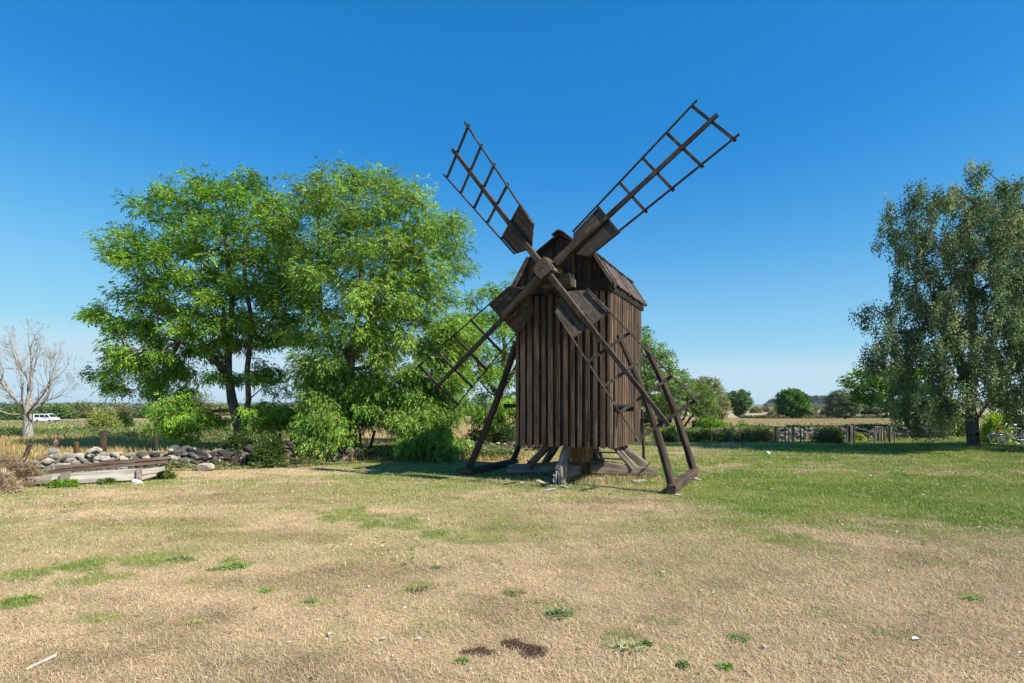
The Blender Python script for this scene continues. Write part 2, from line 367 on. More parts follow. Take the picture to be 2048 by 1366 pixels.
def sample_view(n, y0, y1, r0=-1.0, r1=1.0):
    """log-uniform in distance so that the density follows the picture"""
    y = y0 * (y1 / y0) ** rng.random(n); r = rng.uniform(r0, r1, n); return r * y, y

def lawn():
    parts = []
    n = 560000
    x, y = sample_view(n, 2.6, 27, -1.05, 1.05)
    keep = (soil(x, y) * .82 < rng.random(n)) & ~((x / y < -.0) & (y > 16.4)) & ~((x < -8.) & (y > 14 ))
    x = x[keep]; y = y[keep]; n = len(x)
    g = greenness(x, y); c = gcol(x, y)
    isg = rng.random(n) < g * .86 * (.45 + 1.1 * fbm(x * 9, y * 9, 2)) + .035 + .16 * sst(.5, .7, fbm(x * 1.1 + 9, y * 1.3 + 4, 4))
    sc = np.clip(y / 7., .75, 3.0)
    L = np.where(isg, rng.uniform(.025, .055, n), rng.uniform(.03, .085, n)) * (.6 + .4 * sc)
    w = rng.uniform(.0022, .0048, n) * sc
    lean = np.where(isg, rng.uniform(.2, 1.2, n), rng.normal(1.32, .22, n)).clip(.1, 1.56)
    straw = np.array((.72, .555, .375)) * rng.uniform(.62, 1.2, (n, 1)) * np.array([1, 1, 1]) + rng.normal(0, .02, (n, 3))
    brown = np.array((.30, .21, .14)) * rng.uniform(.6, 1.2, (n, 1))
    straw = np.where(rng.random((n, 1)) < (.08 + .34 * sst(.42, .62, fbm(x * 2.6, y * 3.4, 4)) + .34 * sst(.48, .68, fbm(x * .75 + 3, y * 1.0 + 8, 4)))[:, None], brown, straw)
    gr = np.where(rng.random((n, 1)) < .5, np.array((.185, .27, .055)), np.array((.32, .37, .10))) * rng.uniform(.65, 1.3, (n, 1))
    col = np.where(isg[:, None], gr, straw * .6 + c * .55)
    z = terrain(x, y) + rng.uniform(0, .006, n)
    parts.append(blades(np.stack([x, y, z], 1), L, w, lean, np.clip(col, .01, .9)))
    # taller tufts of mixed length, scattered in loose groups
    m = 5200; cx, cy = sample_view(m, 2.8, 24, -1.0, 1.0); k = (rng.random(m) < .15 + .85 * sst(.48, .66, fbm(cx * .9 + 20, cy * 1.1, 3))) & ~((cx / cy < 0) & (cy > 15.5)) & (soil(cx, cy) < .2); cx = cx[k]; cy = cy[k]; m = len(cx)
    q = rng.integers(8, 26, m); ti = np.repeat(np.arange(m), q); n = len(ti); sc = np.clip(cy[ti] / 7, .75, 2.4); r_ = .018 * sc * rng.uniform(.6, 2.2, m)[ti]
    x = cx[ti] + rng.normal(0, 1, n) * r_; y = cy[ti] + rng.normal(0, 1, n) * r_; tg = rng.random(m)[ti] < (.25 + .6 * greenness(cx, cy))[ti]
    c = np.where(tg[:, None], np.array((.17, .25, .055)), np.array((.74, .60, .37))) * rng.uniform(.6, 1.2, (n, 1)) * rng.uniform(.8, 1.15, (m, 1))[ti]
    parts.append(blades(np.stack([x, y, terrain(x, y)], 1), rng.uniform(.03, .085, n) * (.6 + .35 * sc), rng.uniform(.0018, .0034, n) * sc, rng.uniform(.2, 1.25, n), np.clip(c, .01, .85)))
    emit_blades('lawn_grass', parts, 'short dry straw-coloured grass with green patches covering the lawn', 'grass')
lawn()

# leaves: diamonds
def leaves(base, dirv, L, w, col, roll=None):
    n = len(base); dirv = dirv / np.linalg.norm(dirv, axis=1, keepdims=True)
    r = rng.normal(size=(n, 3)); s = np.cross(dirv, r); s /= np.linalg.norm(s, axis=1, keepdims=True) + 1e-9
    if roll is not None:   # roll: preferred normal direction
        s = np.cross(dirv, roll + .55 * r); s /= np.linalg.norm(s, axis=1, keepdims=True) + 1e-9
    mid = base + dirv * (L * .45)[:, None]; tip = base + dirv * L[:, None]
    V = np.stack([base, mid + s * (w / 2)[:, None], tip, mid - s * (w / 2)[:, None]], 1).reshape(-1, 3)
    b = np.arange(n) * 4; return V, np.stack([b, b + 1, b + 2, b + 3], 1), np.repeat(col, 4, 0)
def leafmesh(name, parts, mat, parent=None):
    V = []; Q = []; Cc = []; n = 0
    for (v, q, c) in parts: V.append(v); Q.append(q + n); Cc.append(c); n += len(v)
    return mesh_np(name, np.vstack(V), np.vstack(Q), mat, parent, col=np.clip(np.vstack(Cc), .004, .9))

def inpoly(x, y, poly):
    ins = np.zeros(len(x), bool); n = len(poly)
    for i in range(n):
        x1, y1 = poly[i]; x2, y2 = poly[(i + 1) % n]
        c = ((y1 > y) != (y2 > y)) & (x < (x2 - x1) * (y - y1) / (y2 - y1 + 1e-12) + x1); ins ^= c
    return ins
def edgedist(x, y, poly):
    d = np.full(len(x), 1e9); n = len(poly)
    for i in range(n):
        a = np.array(poly[i], float); b = np.array(poly[(i + 1) % n], float); ab = b - a
        t = np.clip(((x - a[0]) * ab[0] + (y - a[1]) * ab[1]) / (ab @ ab + 1e-12), 0, 1)
        d = np.minimum(d, np.hypot(x - a[0] - t * ab[0], y - a[1] - t * ab[1]))
    return d
def clump_points(poly_m, Y, n, thick, sep, surf=.6, inset=.15):
    """poly_m: crown outline in metres (x,z) at distance Y; returns points spread through an inflated crown"""
    P_ = np.array(poly_m); lo = P_.min(0); hi = P_.max(0); out = []
    m = n * 12
    x = rng.uniform(lo[0], hi[0], m); z = rng.uniform(lo[1], hi[1], m)
    k = inpoly(x, z, poly_m); x = x[k]; z = z[k]; e = edgedist(x, z, poly_m)
    k = e > inset; x = x[k]; z = z[k]; e = e[k]
    Rm = e.max(); T = thick * np.clip(1 - (1 - e / Rm) ** 2, 0, 1) ** .6
    u = rng.uniform(-.75, 1, len(x)); u = np.sign(u) * np.abs(u) ** surf
    pts = np.stack([x, Y + u * T, z], 1)
    pts[:, 0] *= 1 + .0 * pts[:, 1]
    # thin out
    sel = []; grid = {}
    for i, p in enumerate(pts):
        key = tuple((p // sep).astype(int)); ok = True
        for a in (-1, 0, 1):
            for b in (-1, 0, 1):
                for c in (-1, 0, 1):
                    for q in grid.get((key[0] + a, key[1] + b, key[2] + c), ()):
                        if ((pts[q] - p) ** 2).sum() < sep * sep: ok = False; break
                    if not ok: break
                if not ok: break
            if not ok: break
        if ok: grid.setdefault(key, []).append(i); sel.append(i)
        if len(sel) >= n: break
    return pts[sel]
def skeleton(stems, tips, step=.35, rtip=.012, expo=2.05, rmax=None, wob=.06, rise=.25):
    """stems: list of polylines; each tip joined to the nearest good node. Returns nodes, parent, radius"""
    nodes = []; par = []
    for st in stems:
        st = [np.array(p, float) for p in st[0]] if isinstance(st, tuple) else [np.array(p, float) for p in st]
        prev = -1
        if nodes:
            d = [np.linalg.norm(q - st[0]) for q in nodes]; prev = int(np.argmin(d)) if min(d) < .6 else -1
        for a, b in zip(st[:-1], st[1:]):
            m = max(1, int(np.linalg.norm(b - a) / step))
            for k in range(m):
                if k == 0 and a is st[0] and prev >= 0: continue
                nodes.append(a + (b - a) * k / m); par.append(prev); prev = len(nodes) - 1
        nodes.append(st[-1]); par.append(prev)
    nstem = len(nodes); arr = np.array(nodes)
    d0 = np.min(np.linalg.norm(tips[:, None] - arr[None], axis=2), axis=1); order = np.argsort(d0 + rng.uniform(0, .4, len(d0)))
    buf = np.zeros((len(nodes) + len(tips) * 14 + 50, 3)); buf[:len(nodes)] = arr; nn = len(nodes)
    tipidx = []
    for i in order:
        t = tips[i]; dv = t - buf[:nn]; d = np.linalg.norm(dv, axis=1)
        cost = d + rise * np.maximum(0, .35 * d - dv[:, 2])
        j = int(np.argmin(cost)); a = buf[j].copy(); L = d[j]; m = max(1, int(L / step)); prev = j
        perp = rng.normal(size=3) * wob * L; sag = np.array([0, 0, 1.]) * L * .10
        for k in range(1, m + 1):
            f = k / m; p = a + (t - a) * f + (perp + sag) * math.sin(math.pi * f)
            if nn >= len(buf): break
            buf[nn] = p; par.append(prev); prev = nn; nn += 1
        tipidx.append(prev)
    nodes = buf[:nn]; par = np.array(par[:nn]); r = np.zeros(nn); acc = np.zeros(nn)
    for i in range(nn - 1, -1, -1):
        r[i] = max(rtip, acc[i] ** (1 / expo)); 
        if par[i] >= 0: acc[par[i]] += r[i] ** expo
    if rmax:
        k = rmax / r[0]; r = np.where(r > rtip * 1.5, rtip + (r - rtip) * (rmax - rtip) / (r[0] - rtip), r)
    return nodes, par, r
def tubes(nodes, par, r, sides=6, minr=0.0):
    idx = np.where((par >= 0) & (r >= minr))[0]; a = nodes[par[idx]]; b = nodes[idx]; ra = np.minimum(r[par[idx]], r[idx] * 1.35 + .004); rb = r[idx]
    d = b - a; L = np.linalg.norm(d, axis=1, keepdims=True) + 1e-9; d = d / L
    ref = np.where(np.abs(d[:, 2:3]) < .9, np.array([[0, 0, 1.]]), np.array([[1., 0, 0]]))
    u = np.cross(d, ref); u /= np.linalg.norm(u, axis=1, keepdims=True); v = np.cross(d, u)
    an = np.arange(sides) * 2 * np.pi / sides
    ring = u[:, None] * np.cos(an)[None, :, None] + v[:, None] * np.sin(an)[None, :, None]
    a = a - d * ra[:, None] * .35
    V = np.concatenate([a[:, None] + ring * ra[:, None, None], b[:, None] + ring * rb[:, None, None]], 1)
    n = len(idx); base = (np.arange(n) * 2 * sides)[:, None]; i = np.arange(sides); j = (i + 1) % sides
    Q = np.stack([base + i, base + j, base + sides + j, base + sides + i], -1).reshape(-1, 4)
    return V.reshape(-1, 3), Q
LEAFGAIN = 1.45
def crown_leaves(tips, cen, per, spread, L, w, cols, droop=.5, outw=.6, comp=1, flat=.6, hang=0.):
    """leaf sprays round every tip; cols: list of base colours; comp: leaflets per leaf"""
    n = len(tips); k = rng.poisson(per, n); ti = np.repeat(np.arange(n), k); m = len(ti)
    sp = spread * rng.uniform(.7, 1.25, n)[ti]
    off = rng.normal(size=(m, 3)); off /= np.linalg.norm(off, axis=1, keepdims=True); off *= (rng.random((m, 1)) ** .5)
    off = off * sp[:, None] * np.array([1, 1, flat])
    if hang: off[:, 2] -= np.abs(rng.normal(0, hang, m)); off[:, :2] *= .75
    p = tips[ti] + off
    out = tips - cen; out /= np.linalg.norm(out, axis=1, keepdims=True) + 1e-9
    dr = off / (np.linalg.norm(off, axis=1, keepdims=True) + 1e-9) * .8 + out[ti] * outw + rng.normal(size=(m, 3)) * .35; dr[:, 2] -= droop
    dr /= np.linalg.norm(dr, axis=1, keepdims=True)
    cols = np.array(cols) * LEAFGAIN
    cb = np.array(cols)[rng.integers(0, len(cols), n)] * rng.uniform(.62, 1.3, (n, 1)); c = cb[ti] * rng.uniform(.75, 1.25, (m, 1))
    if comp == 1:
        return leaves(p, dr, L * rng.uniform(.7, 1.3, m), w * rng.uniform(.7, 1.3, m), c, roll=np.array([0, 0, 1.]) + out[ti] * .4)
    # compound leaf: rachis dr, leaflets in pairs
    side = np.cross(dr, np.array([0, 0, 1.]) + rng.normal(size=(m, 3)) * .3); side /= np.linalg.norm(side, axis=1, keepdims=True) + 1e-9
    B = []; D = []; Cc = []; rl = L * 1.9
    for q in range(comp):
        f = (q // 2 + 1) / (comp // 2 + 1) if q < comp - 1 else 1.0; sgn = 1 if q % 2 else -1
        if q == comp - 1: sgn = 0
        B.append(p + dr * (rl * f * .8) - np.array([0, 0, 1.]) * (rl * .18 * f * f)); dd = dr * .65 + side * (.8 * sgn); dd[:, 2] -= .25; D.append(dd); Cc.append(c)
    B = np.vstack(B); D = np.vstack(D); Cc = np.vstack(Cc); mm = len(B)
    return leaves(B, D, L * rng.uniform(.75, 1.25, mm), w * rng.uniform(.75, 1.25, mm), Cc, roll=np.array([0, 0, 1.]) * np.ones((mm, 1)))
def topoly(pts, Y): return [((px - 1024) / F * Y, EYE - (py - HY) / F * Y) for px, py in pts]

def tree(name, label, cat, Y, outline, stems_px, n, thick, sep, per, spread, L, w, cols, rmax=.2, comp=1, droop=.5, flat=.6, hang=0., bark='bark', leafm='leaf', group=None, holes=None, base=None, extra=None, inset=.15, rtip=.008, surf=.6, outw=.6, wob=.06):
    """stems_px: list of polylines of (px,py[,dy]) at distance Y"""
    stems = [[(P(q[0], q[1], Y + (q[2] if len(q) > 2 else 0))) for q in st] for st in stems_px]
    b = stems[0][0]; z0 = float(terrain(b.x, b.y)); stems[0][0] = Vector((b.x, b.y, z0 - .05))
    root = empty(name, (b.x, b.y, z0), label, cat, group)
    tips = clump_points(topoly(outline, Y), Y, n, thick, sep, surf, inset)
    if holes is not None:
        px = 1024 + F * tips[:, 0] / tips[:, 1]; py = HY - F * (tips[:, 2] - EYE) / tips[:, 1]; k = np.ones(len(tips), bool)
        for (hx, hy, hr) in holes: k &= np.hypot(px - hx, py - hy) > hr
        tips = tips[k]
    nodes, par, r = skeleton([[tuple(p) for p in s] for s in stems], tips, rmax=rmax, rtip=rtip, wob=wob)
    V, Q = tubes(nodes, par, r)
    # flare at the foot
    mesh_np('trunk', V, Q, M[bark], root, smooth=True)
    cen = np.array([tips[:, 0].mean(), Y, tips[:, 2].mean() - .3])
    parts = [crown_leaves(tips, cen, per, spread, L, w, cols, droop, outw, comp, flat, hang)]
    # a few leaves along the thinner branches
    leafmesh('crown', parts, M[leafm], root)
    return root
def bush(name, label, cat, loc, rx, ry, h, cols, n=60, per=60, L=.07, w=.03, group=None, leafm='leaf', spread=None, stems=6, droop=.2, comp=1, top=0., flat=.8, bark='bark'):
    loc = Vector(loc); loc.z = float(terrain(loc.x, loc.y)); root = empty(name, loc, label, cat, group)
    u = rng.normal(size=(n, 3)); u[:, 2] = np.abs(u[:, 2]); u /= np.linalg.norm(u, axis=1, keepdims=True); u *= rng.uniform(.45, 1, (n, 1)) ** .6
    jx = 1 + .18 * np.sin(3 * np.arctan2(u[:, 1], u[:, 0]) + loc.x)[:, None]
    tips = np.array(loc) + u * jx * np.array([rx * .85, ry * .85, h * .86]) + np.array([0, 0, h * .04 + top])
    st = []
    for i in range(stems):
        a = 2 * math.pi * i / stems; st.append([(loc.x, loc.y, loc.z - .03), (loc.x + .25 * rx * math.cos(a), loc.y + .25 * ry * math.sin(a), loc.z + .35 * h)])
    nodes, par, r = skeleton(st, tips, step=.3 * max(.5, h / 2), rtip=.004 + .002 * h, rmax=.02 + .012 * h)
    V, Q = tubes(nodes, par, r, 4)
    mesh_np('stem', V, Q, M[bark], root)
    cen = np.array(loc) + np.array([0, 0, h * .3])
    s = spread or .26 * (rx + h) / 2 * 1.1
    leafmesh('foliage', [crown_leaves(tips, cen, per, s, L, w, cols, droop, .5, comp, flat)], M[leafm], root)
    return root
# ================================================================== WINDMILL
def windmill():
    th = .448; U = Vector((math.cos(th), -math.sin(th), 0)); D = Vector((math.sin(th), math.cos(th), 0)); Z = Vector((0, 0, 1))
    FC = Vector((1.06, 12.05, 0)); Wd = 2.13; Ln = 2.62; ZB = .80; ZT = 3.98
    def Q(s, d, z): return FC + U * s + D * d + Z * z
    root = empty('windmill', Q(0, Ln / 2, 0), 'small dark wooden post mill with four open lattice sails standing on leaning timber props', 'windmill')
    rr = random.Random(11)
    def shade(lo=.6, hi=1.25): k = rr.uniform(lo, hi); w = rr.uniform(-.10, .08); return (k * (1 + w), k, k * (1 - w))
    # ---- body walls
    def boardwall(name, org, ax, nrm, width, z0, z1, pitch, bw, th_b=.028, th_r=.02, ztop=None, zlow_j=.022):
        b = MB(); n = max(1, round(width / pitch)); p = width / n
        for i in range(n):                        # under boards, darkened to paint in the shade of the recesses
            a0 = i * p + bw * .3; a1 = (i + 1) * p + bw * .7 ; a1 = min(a1, width - .004); zl = z0 + rr.uniform(0, zlow_j)
            k = shade(.28, .55)
            b.prism([org + ax * a0 + Z * zl, org + ax * a1 + Z * zl, org + ax * a1 + Z * z1, org + ax * a0 + Z * z1], nrm, th_r, k)
        for i in range(n + 1):                    # cover boards, brightened in colour to paint in sunlit faces
            c = i * p + rr.uniform(-.008, .008); w = bw * rr.uniform(.85, 1.15); a0 = max(0, c - w / 2); a1 = min(width, c + w / 2)
            if i == 0: a0, a1 = -.0, w * .7
            if i == n: a0, a1 = width - w * .7, width
            sk = rr.uniform(-.006, .006); zl = z0 - rr.uniform(0, zlow_j) - .004; o = org + nrm * (th_b + .016)
            b.prism([o + ax * (a0 + sk) + Z * zl, o + ax * (a1 + sk) + Z * zl, o + ax * (a1 - sk) + Z * (z1 - .004), o + ax * (a0 - sk) + Z * (z1 - .004)], nrm, th_b + .012, shade(.85, 1.7))
        b.build(name, M['tarred'], root); return b
    boardwall('front_wall', Q(-Wd / 2, 0, 0), U, -D, Wd, ZB, 4.03, .168, .092)
    boardwall('side_wall', Q(Wd / 2 - .028, .0, 0), D, U, Ln, ZB + .0, ZT, .155, .09)
    boardwall('side_wall', Q(-Wd / 2 + .028, Ln, 0), -D, -U, Ln, ZB, ZT, .155, .09)
    boardwall('rear_wall', Q(Wd / 2, Ln, 0), -U, D, Wd, ZB, 4.03, .168, .092)
    fl = MB(); fl.beam(Q(0, .05, ZB + .06), Q(0, Ln - .05, ZB + .06), Wd - .1, .06, col=(.5, .5, .5))
    for s in (-.5, .5): fl.beam(Q(s, .04, ZB + .16), Q(s, Ln - .04, ZB + .16), .2, .2)
    fl.build('floor_frame', M['tarred'], root)
    # side-wall slot with cross rail (opening beside the right prop)
    # ---- top beams
    b = MB()
    b.beam(Q(-Wd / 2 - .03, -.06, 4.135), Q(Wd / 2 + .10, -.06, 4.135), .17, .21, segs=6, jit=.12, col=(.35, .33, .32), seed=1)
    b.build('cross_beam', M['tarred'], root)
    b = MB()
    b.beam(Q(-Wd / 2 - .03, Ln + .06, 4.135), Q(Wd / 2 + .05, Ln + .06, 4.135), .17, .21, segs=5, jit=.1, col=(.5, .5, .5), seed=2)
    b.build('cross_beam', M['tarred'], root)
    for s in (-1, 1):
        b = MB(); b.beam(Q(s * (Wd / 2 - .02), -.17, 4.10), Q(s * (Wd / 2 - .02), Ln + .15, 4.10), .12, .2, segs=6, jit=.08, col=(.22, .2, .19), seed=4 + s); b.build('wall_plate', M['tarred'], root)  # plates coloured dark to paint in the shade beneath the eaves
    # ---- gables
    KS, KZ, EZ, AZ = .69, 4.80, 4.17, 5.24
    def roofz(s):
        s = abs(s)
        return AZ + (KZ - AZ) * s / KS if s < KS else KZ + (EZ - KZ) * (s - KS) / (1.10 - KS)
    for side, dd, nr in ((0, -.035, -D), (1, Ln + .035, D)):
        b = MB(); s = -1.06; i = 0
        while s < 1.05:
            w = rr.uniform(.085, .13); e = min(1.055, s + w); pr = (i % 2) * .024
            hatch = side == 0 and -.03 < (s + e) / 2 < .27
            cuts = [s] + [c for c in (-KS, 0, KS) if s < c < e] + [e]; z0 = 4.235
            if hatch: pass
            if roofz(s) > z0 + .02 or roofz(e) > z0 + .02:
                o = nr * pr
                pts = [Q(e, dd, z0) + o, Q(s, dd, z0) + o]
                if side == 0 and hatch:
                    zz = 4.93; pts2 = [Q(e, dd, zz) + o, Q(s, dd, zz) + o] + [Q(c, dd, roofz(c) - .012) + o for c in cuts]
                    b.prism(pts2, nr, .024, shade(.7, 1.2))
                    pts = [Q(e, dd + .03, z0), Q(s, dd + .03, z0)] + [Q(c, dd + .03, zz - .004) for c in (s, e)]
                    b.prism(pts, nr, .02, shade(.45, .8))
                else:
                    pts += [Q(c, dd, max(z0 + .01, roofz(c) - .012)) + o for c in cuts]
                    b.prism(pts, nr, .024 + pr, shade(.35, .95) if i % 2 else shade(.25, .5))  # gable board colours lowered to paint in its shading
            s = e; i += 1
        if side == 0:
            b.beam(Q(-.06, -.075, 4.945), Q(.30, -.075, 4.945), .03, .035, col=(.5, .5, .5))
            b.beam(Q(-.045, -.08, 4.25), Q(-.045, -.08, 5.12), .05, .05, up=D, col=(1.1, 1.1, 1.1))
            b.beam(Q(.29, -.08, 4.25), Q(.29, -.08, 4.93), .05, .05, up=D, col=(.9, .9, .9))
        b.build('gable', M['tarred'], root)
    # ---- roof
    d0, d1 = -.17, Ln + .24
    for s in (-1, 1):
        nl = (Z * .41 + U * s * .63).normalized(); b = MB(); n = 22; p = (d1 - d0) / n
        for i in range(n):           # steep lower slope, narrow boards with uneven lower ends
            a = d0 + i * p; e = a + p * rr.uniform(.86, .97); k = shade(.75, 1.3); lift = rr.uniform(.0, .012) + (.014 if i % 2 else 0)
            ex = rr.uniform(-.012, .02); bs, bz = 1.115 + ex * .55, 4.125 - ex
            tp, tz = KS - .02, KZ + .03
            o = nl * (.03 + lift)
            b.prism([Q(s * bs, a, bz) + o, Q(s * bs, e, bz) + o, Q(s * tp, e, tz) + o, Q(s * tp, a, tz) + o], nl, .022, k, grain=(Q(s * tp, 0, tz) - Q(s * bs, 0, bz)))
            b.prism([Q(s * 1.09, a, 4.15) + nl * .004, Q(s * 1.09, a + p, 4.15) + nl * .004, Q(s * tp, a + p, tz) + nl * .004, Q(s * tp, a, tz) + nl * .004], nl, .01, (.6, .6, .6), grain=(Q(s * tp, 0, tz) - Q(s * 1.09, 0, 4.15)))
        for dd in (d0 - .012, d1 + .012):   # verge board
            b.beam(Q(s * 1.125, dd, 4.12) + nl * .03, Q(s * (KS - .01), dd, KZ + .03) + nl * .03, .03, .075, up=nl, col=(1.15, 1.1, 1.05))
        b.build('lower_roof_slope', M['roofwood'], root)
        nu = (Z * .69 + U * s * .44).normalized(); b = MB(); n = 20; p = (d1 - d0 + .04) / n
        for i in range(n):
            a = d0 - .03 + i * p; e = a + p * rr.uniform(.88, .98); k = shade(.35, .75); ex = rr.uniform(-.02, .03)
            o = nu * (.028 + (.018 if i % 2 else 0)); bs = KS + .10 + ex; bz = KZ - .062 - ex * .64
            b.prism([Q(s * bs, a, bz) + o, Q(s * bs, e, bz) + o, Q(0, e, AZ + .01) + o, Q(0, a, AZ + .01) + o], nu, .025, k, grain=(Q(0, 0, AZ) - Q(s * bs, 0, bz)))
        b.build('upper_roof_slope', M['roofwood'], root)
    b = MB()
    for s in (-1, 1):
        nu = (Z * .69 + U * s * .44).normalized()
        b.beam(Q(s * .075, d0 - .07, AZ + .045), Q(s * .075, d1 + .03, AZ + .045), .17, .03, up=nu, col=(.45, .42, .4))
    b.build('ridge_cap', M['roofwood'], root)
    # ---- windshaft with its head and bearing
    H = Vector((.66, 11.333, 4.378)); tau = -.023
    n = Vector((-math.sin(th) * math.cos(tau), -math.cos(th) * math.cos(tau), math.sin(tau))); u = U.copy(); v = n.cross(u); v = v if v.z > 0 else -v; v.normalize()
    b = MB(); ph = rad(45) - .128; hx = u * math.cos(ph) + v * math.sin(ph)
    b.beam(H - n * .22, H - n * 1.35, .32, .32, sides=10, segs=4, jit=.05, w1=.30, h1=.30, col=(.35, .34, .3), seed=3)
    b.build('windshaft', M['leg'], root)
    b = MB(); b.beam(H - n * .34, H + n * .17, .33, .33, up=hx, segs=4, jit=.07, rnd=.1, col=(.55, .47, .38), seed=8)
    hd = b.build('shaft_head', M['grey'], root)
    b = MB(); b.beam(H + n * .176, H + n * .15, .045, .045, sides=8, col=(.1, .1, .1)); b.build('pivot_hole', M['iron'], hd)
    b = MB()
    for q in (-.2, .1): b.beam(H + n * q, H + n * (q + .035), .352, .352, up=hx, rnd=.1, col=(1, 1, 1))
    b.build('iron_band', M['iron'], hd)
    b = MB()
    b.beam(Q(-.27, -.30, 4.19), Q(.36, -.30, 4.19), .34, .17, segs=5, jit=.16, col=(.42, .40, .33), seed=5)
    b.beam(Q(.16, -.25, 4.30), Q(.32, -.25, 4.30), .3, .13, segs=2, jit=.25, col=(.55, .52, .45), seed=6)
    b.build('neck_bearing', M['grey'], root)
    b = MB(); b.beam(Q(0, -.2, 4.06), Q(0, .6, 4.06), .2, .2, col=(.5, .5, .5)); b.build('bearing_support', M['tarred'], root)
    # ---- sails
    om, w1c, sl = -.426, .088, [3.74, 3.139, 2.567, 2.004, 1.457]
    ang = [135, 45, -45, -135]; bd = [0, -.199, 0, -.199]; W1 = [.578, .53, .566, .516]; W2 = [.546, .562, .505, .521]
    ST = [3.565, 4.034, 3.863, 3.787]; SC = [.932, 1.053, 1.01, .997]; BE = [-.039, -.027, -.036, -.102]; OK = [-.06, .022, .049, -.011]; SG = [-1, 1, 1, -1]
    LB = ['sail pointing up and left into the sky', 'long sail pointing up and right', 'sail pointing down and right in front of the props', 'sail pointing down and left towards the trees']
    for k in range(4):
        a = rad(ang[k]) - .128; r = (u * math.cos(a) + v * math.sin(a) + n * BE[k]); t = -u * math.sin(a) + v * math.cos(a); o = H + n * bd[k]; oo = om + OK[k]
        ct = (t * math.cos(oo) + n * math.sin(oo)) * SG[k]; pn = r.cross(ct).normalized(); pn = pn if pn.dot(n) > 0 else -pn
        tip = o + r * ST[k]
        b = MB(); b.beam(o + r * .10, o + r * 1.25, .125, .135, up=n, w1=.11, h1=.11, segs=2, jit=.03, seed=20 + k, col=(1.2, 1.1, 1.0))
        b.beam(o + r * 1.15 , tip + r * .03, .10, .085, up=n, w1=.075, h1=.06, segs=5, jit=.05, seed=30 + k, col=(.95, .92, .9))
        if k in (1, 3):    # thick round-backed stock lashed to the front of this pair
            b.beam(o + r * .22 + n * .09, o + r * (1.36 if k == 1 else 1.36) + n * .10, .15, .13, up=n, w1=.115, h1=.07, rnd=.28, segs=7, jit=.13, bow=t * (.02 if k == 1 else -.02), col=(1.75, 1.65, 1.55), seed=40 + k)
        sail = b.build('sail', M['sailwood'], root); sail['label'] = LB[k]
        wl = lambda s: W1[k] + w1c * (s - 2.5); wr = lambda s: W2[k] + w1c * (s - 2.5)
        back = -pn * .055
        for s in sl[:4]:
            s *= SC[k]; c = MB(); q = rr.uniform(-.01, .01)
            c.beam(o + r * (s + q) + ct * (wl(s) + .03) + back, o + r * (s - q) - ct * (wr(s) + .03) + back, .058, .03, up=pn, col=shade(.8, 1.25)); c.build('crossbar', M['sailwood'], sail)
        s1 = sl[0] * SC[k] + .11; s6 = .83
        for sg, wf in ((1, wl), (-1, wr)):
            c = MB(); c.beam(o + r * s6 + ct * sg * (wf(s6)) + back * .25, o + r * s1 + ct * sg * wf(s1) + back * .25, .028, .038, up=pn, segs=5, jit=.06, col=shade(.8, 1.15), seed=50 + k); c.build('rail', M['sailwood'], sail)
        # boarded inner panel, one leaf either side of the stock
        s5 = sl[4] * SC[k]
        for sg, wf in ((1, wl), (-1, wr)):
            c = MB(); nb = 4; s7 = .56
            for i in range(nb):
                f0 = i / nb; f1 = (i + 1) / nb - .004; A = lambda s, f: o + r * s + ct * sg * (wf(s) * f) + back * 1.02 - ct * sg * 0.0 - pn * (.10 * (1 - f) * 0)
                si0 = s7 + (s6 - s7) * f0; si1 = s7 + (s6 - s7) * f1
                c.prism([A(si0, f0), A(s5, f0), A(s5, f1), A(si1, f1)], pn, .016, shade(.85, 1.35), grain=r)
            c.beam(o + r * (s5 - .02) + ct * sg * .02 + back, o + r * (s5 - .02) + ct * sg * (wf(s5)) + back, .045, .03, up=pn, col=(1.1, 1.1, 1.1))
            c.build('panel', M['sailwood'], sail)
    b = MB()
    b.beam(H + hx * .16 - n * .02 + n * .02, H + hx * .30 + n * .02, .03, .2, up=n, col=(1, 1, 1)); 
    # ---- trestle under the body
    PC = Q(.02, Ln / 2 - .05, 0)
    b = MB(); b.beam(PC + Z * -.05, PC + Z * .38, .40, .36, up=D, w1=.44, h1=.40, segs=2, jit=.05, rnd=.2, col=(.9, .85, .8), seed=60); b.beam(PC + Z * .38, PC + Z * 1.05, .46, .42, up=D, w1=.42, h1=.4, segs=3, jit=.04, rnd=.22, col=(2.3, 2.15, 1.9), seed=61)
    b.build('main_post', M['post'], root)
    b = MB(); E1 = Vector((3.30, 13.02, .13)); E0 = Vector((-.05, 13.75, .14))
    b.beam(PC + Z * .27 + Vector((.15, -.14, 0)), E1, .30, .34, w1=.26, h1=.17, segs=7, jit=.13, col=(.95, .85, .75), seed=62); b.build('ground_beam', M['grey'], root)
    b = MB(); b.beam(PC + Z * .24 + Vector((-.15, 0, 0)), E0, .34, .38, w1=.42, h1=.22, segs=7, jit=.25, rnd=.2, col=(.9, .88, .85), seed=63); b.build('ground_beam', M['grey'], root)
    F1 = Vector((1.02, 12.02, .22)); F0 = Vector((2.25, 14.6, .17))
    b = MB(); b.beam(PC + Z * .17 + Vector((-.16, -.2, 0)), F1, .24, .24, w1=.21, h1=.34, segs=6, jit=.2, col=(.95, .92, .88), seed=64)
    for q in range(5): b.beam(F1 + Vector((-.12 + .05 * q, -.02 + rr.uniform(-.05, .03), -.2)), F1 + Vector((-.12 + .05 * q, .02, .18 - abs(q - 3) * .07 + rr.uniform(-.04, .04))), .055, .13, up=(0, 1, 0), segs=4, jit=.3, col=(1.25, 1.22, 1.15), seed=70 + q)
    b.build('ground_beam', M['grey'], root)
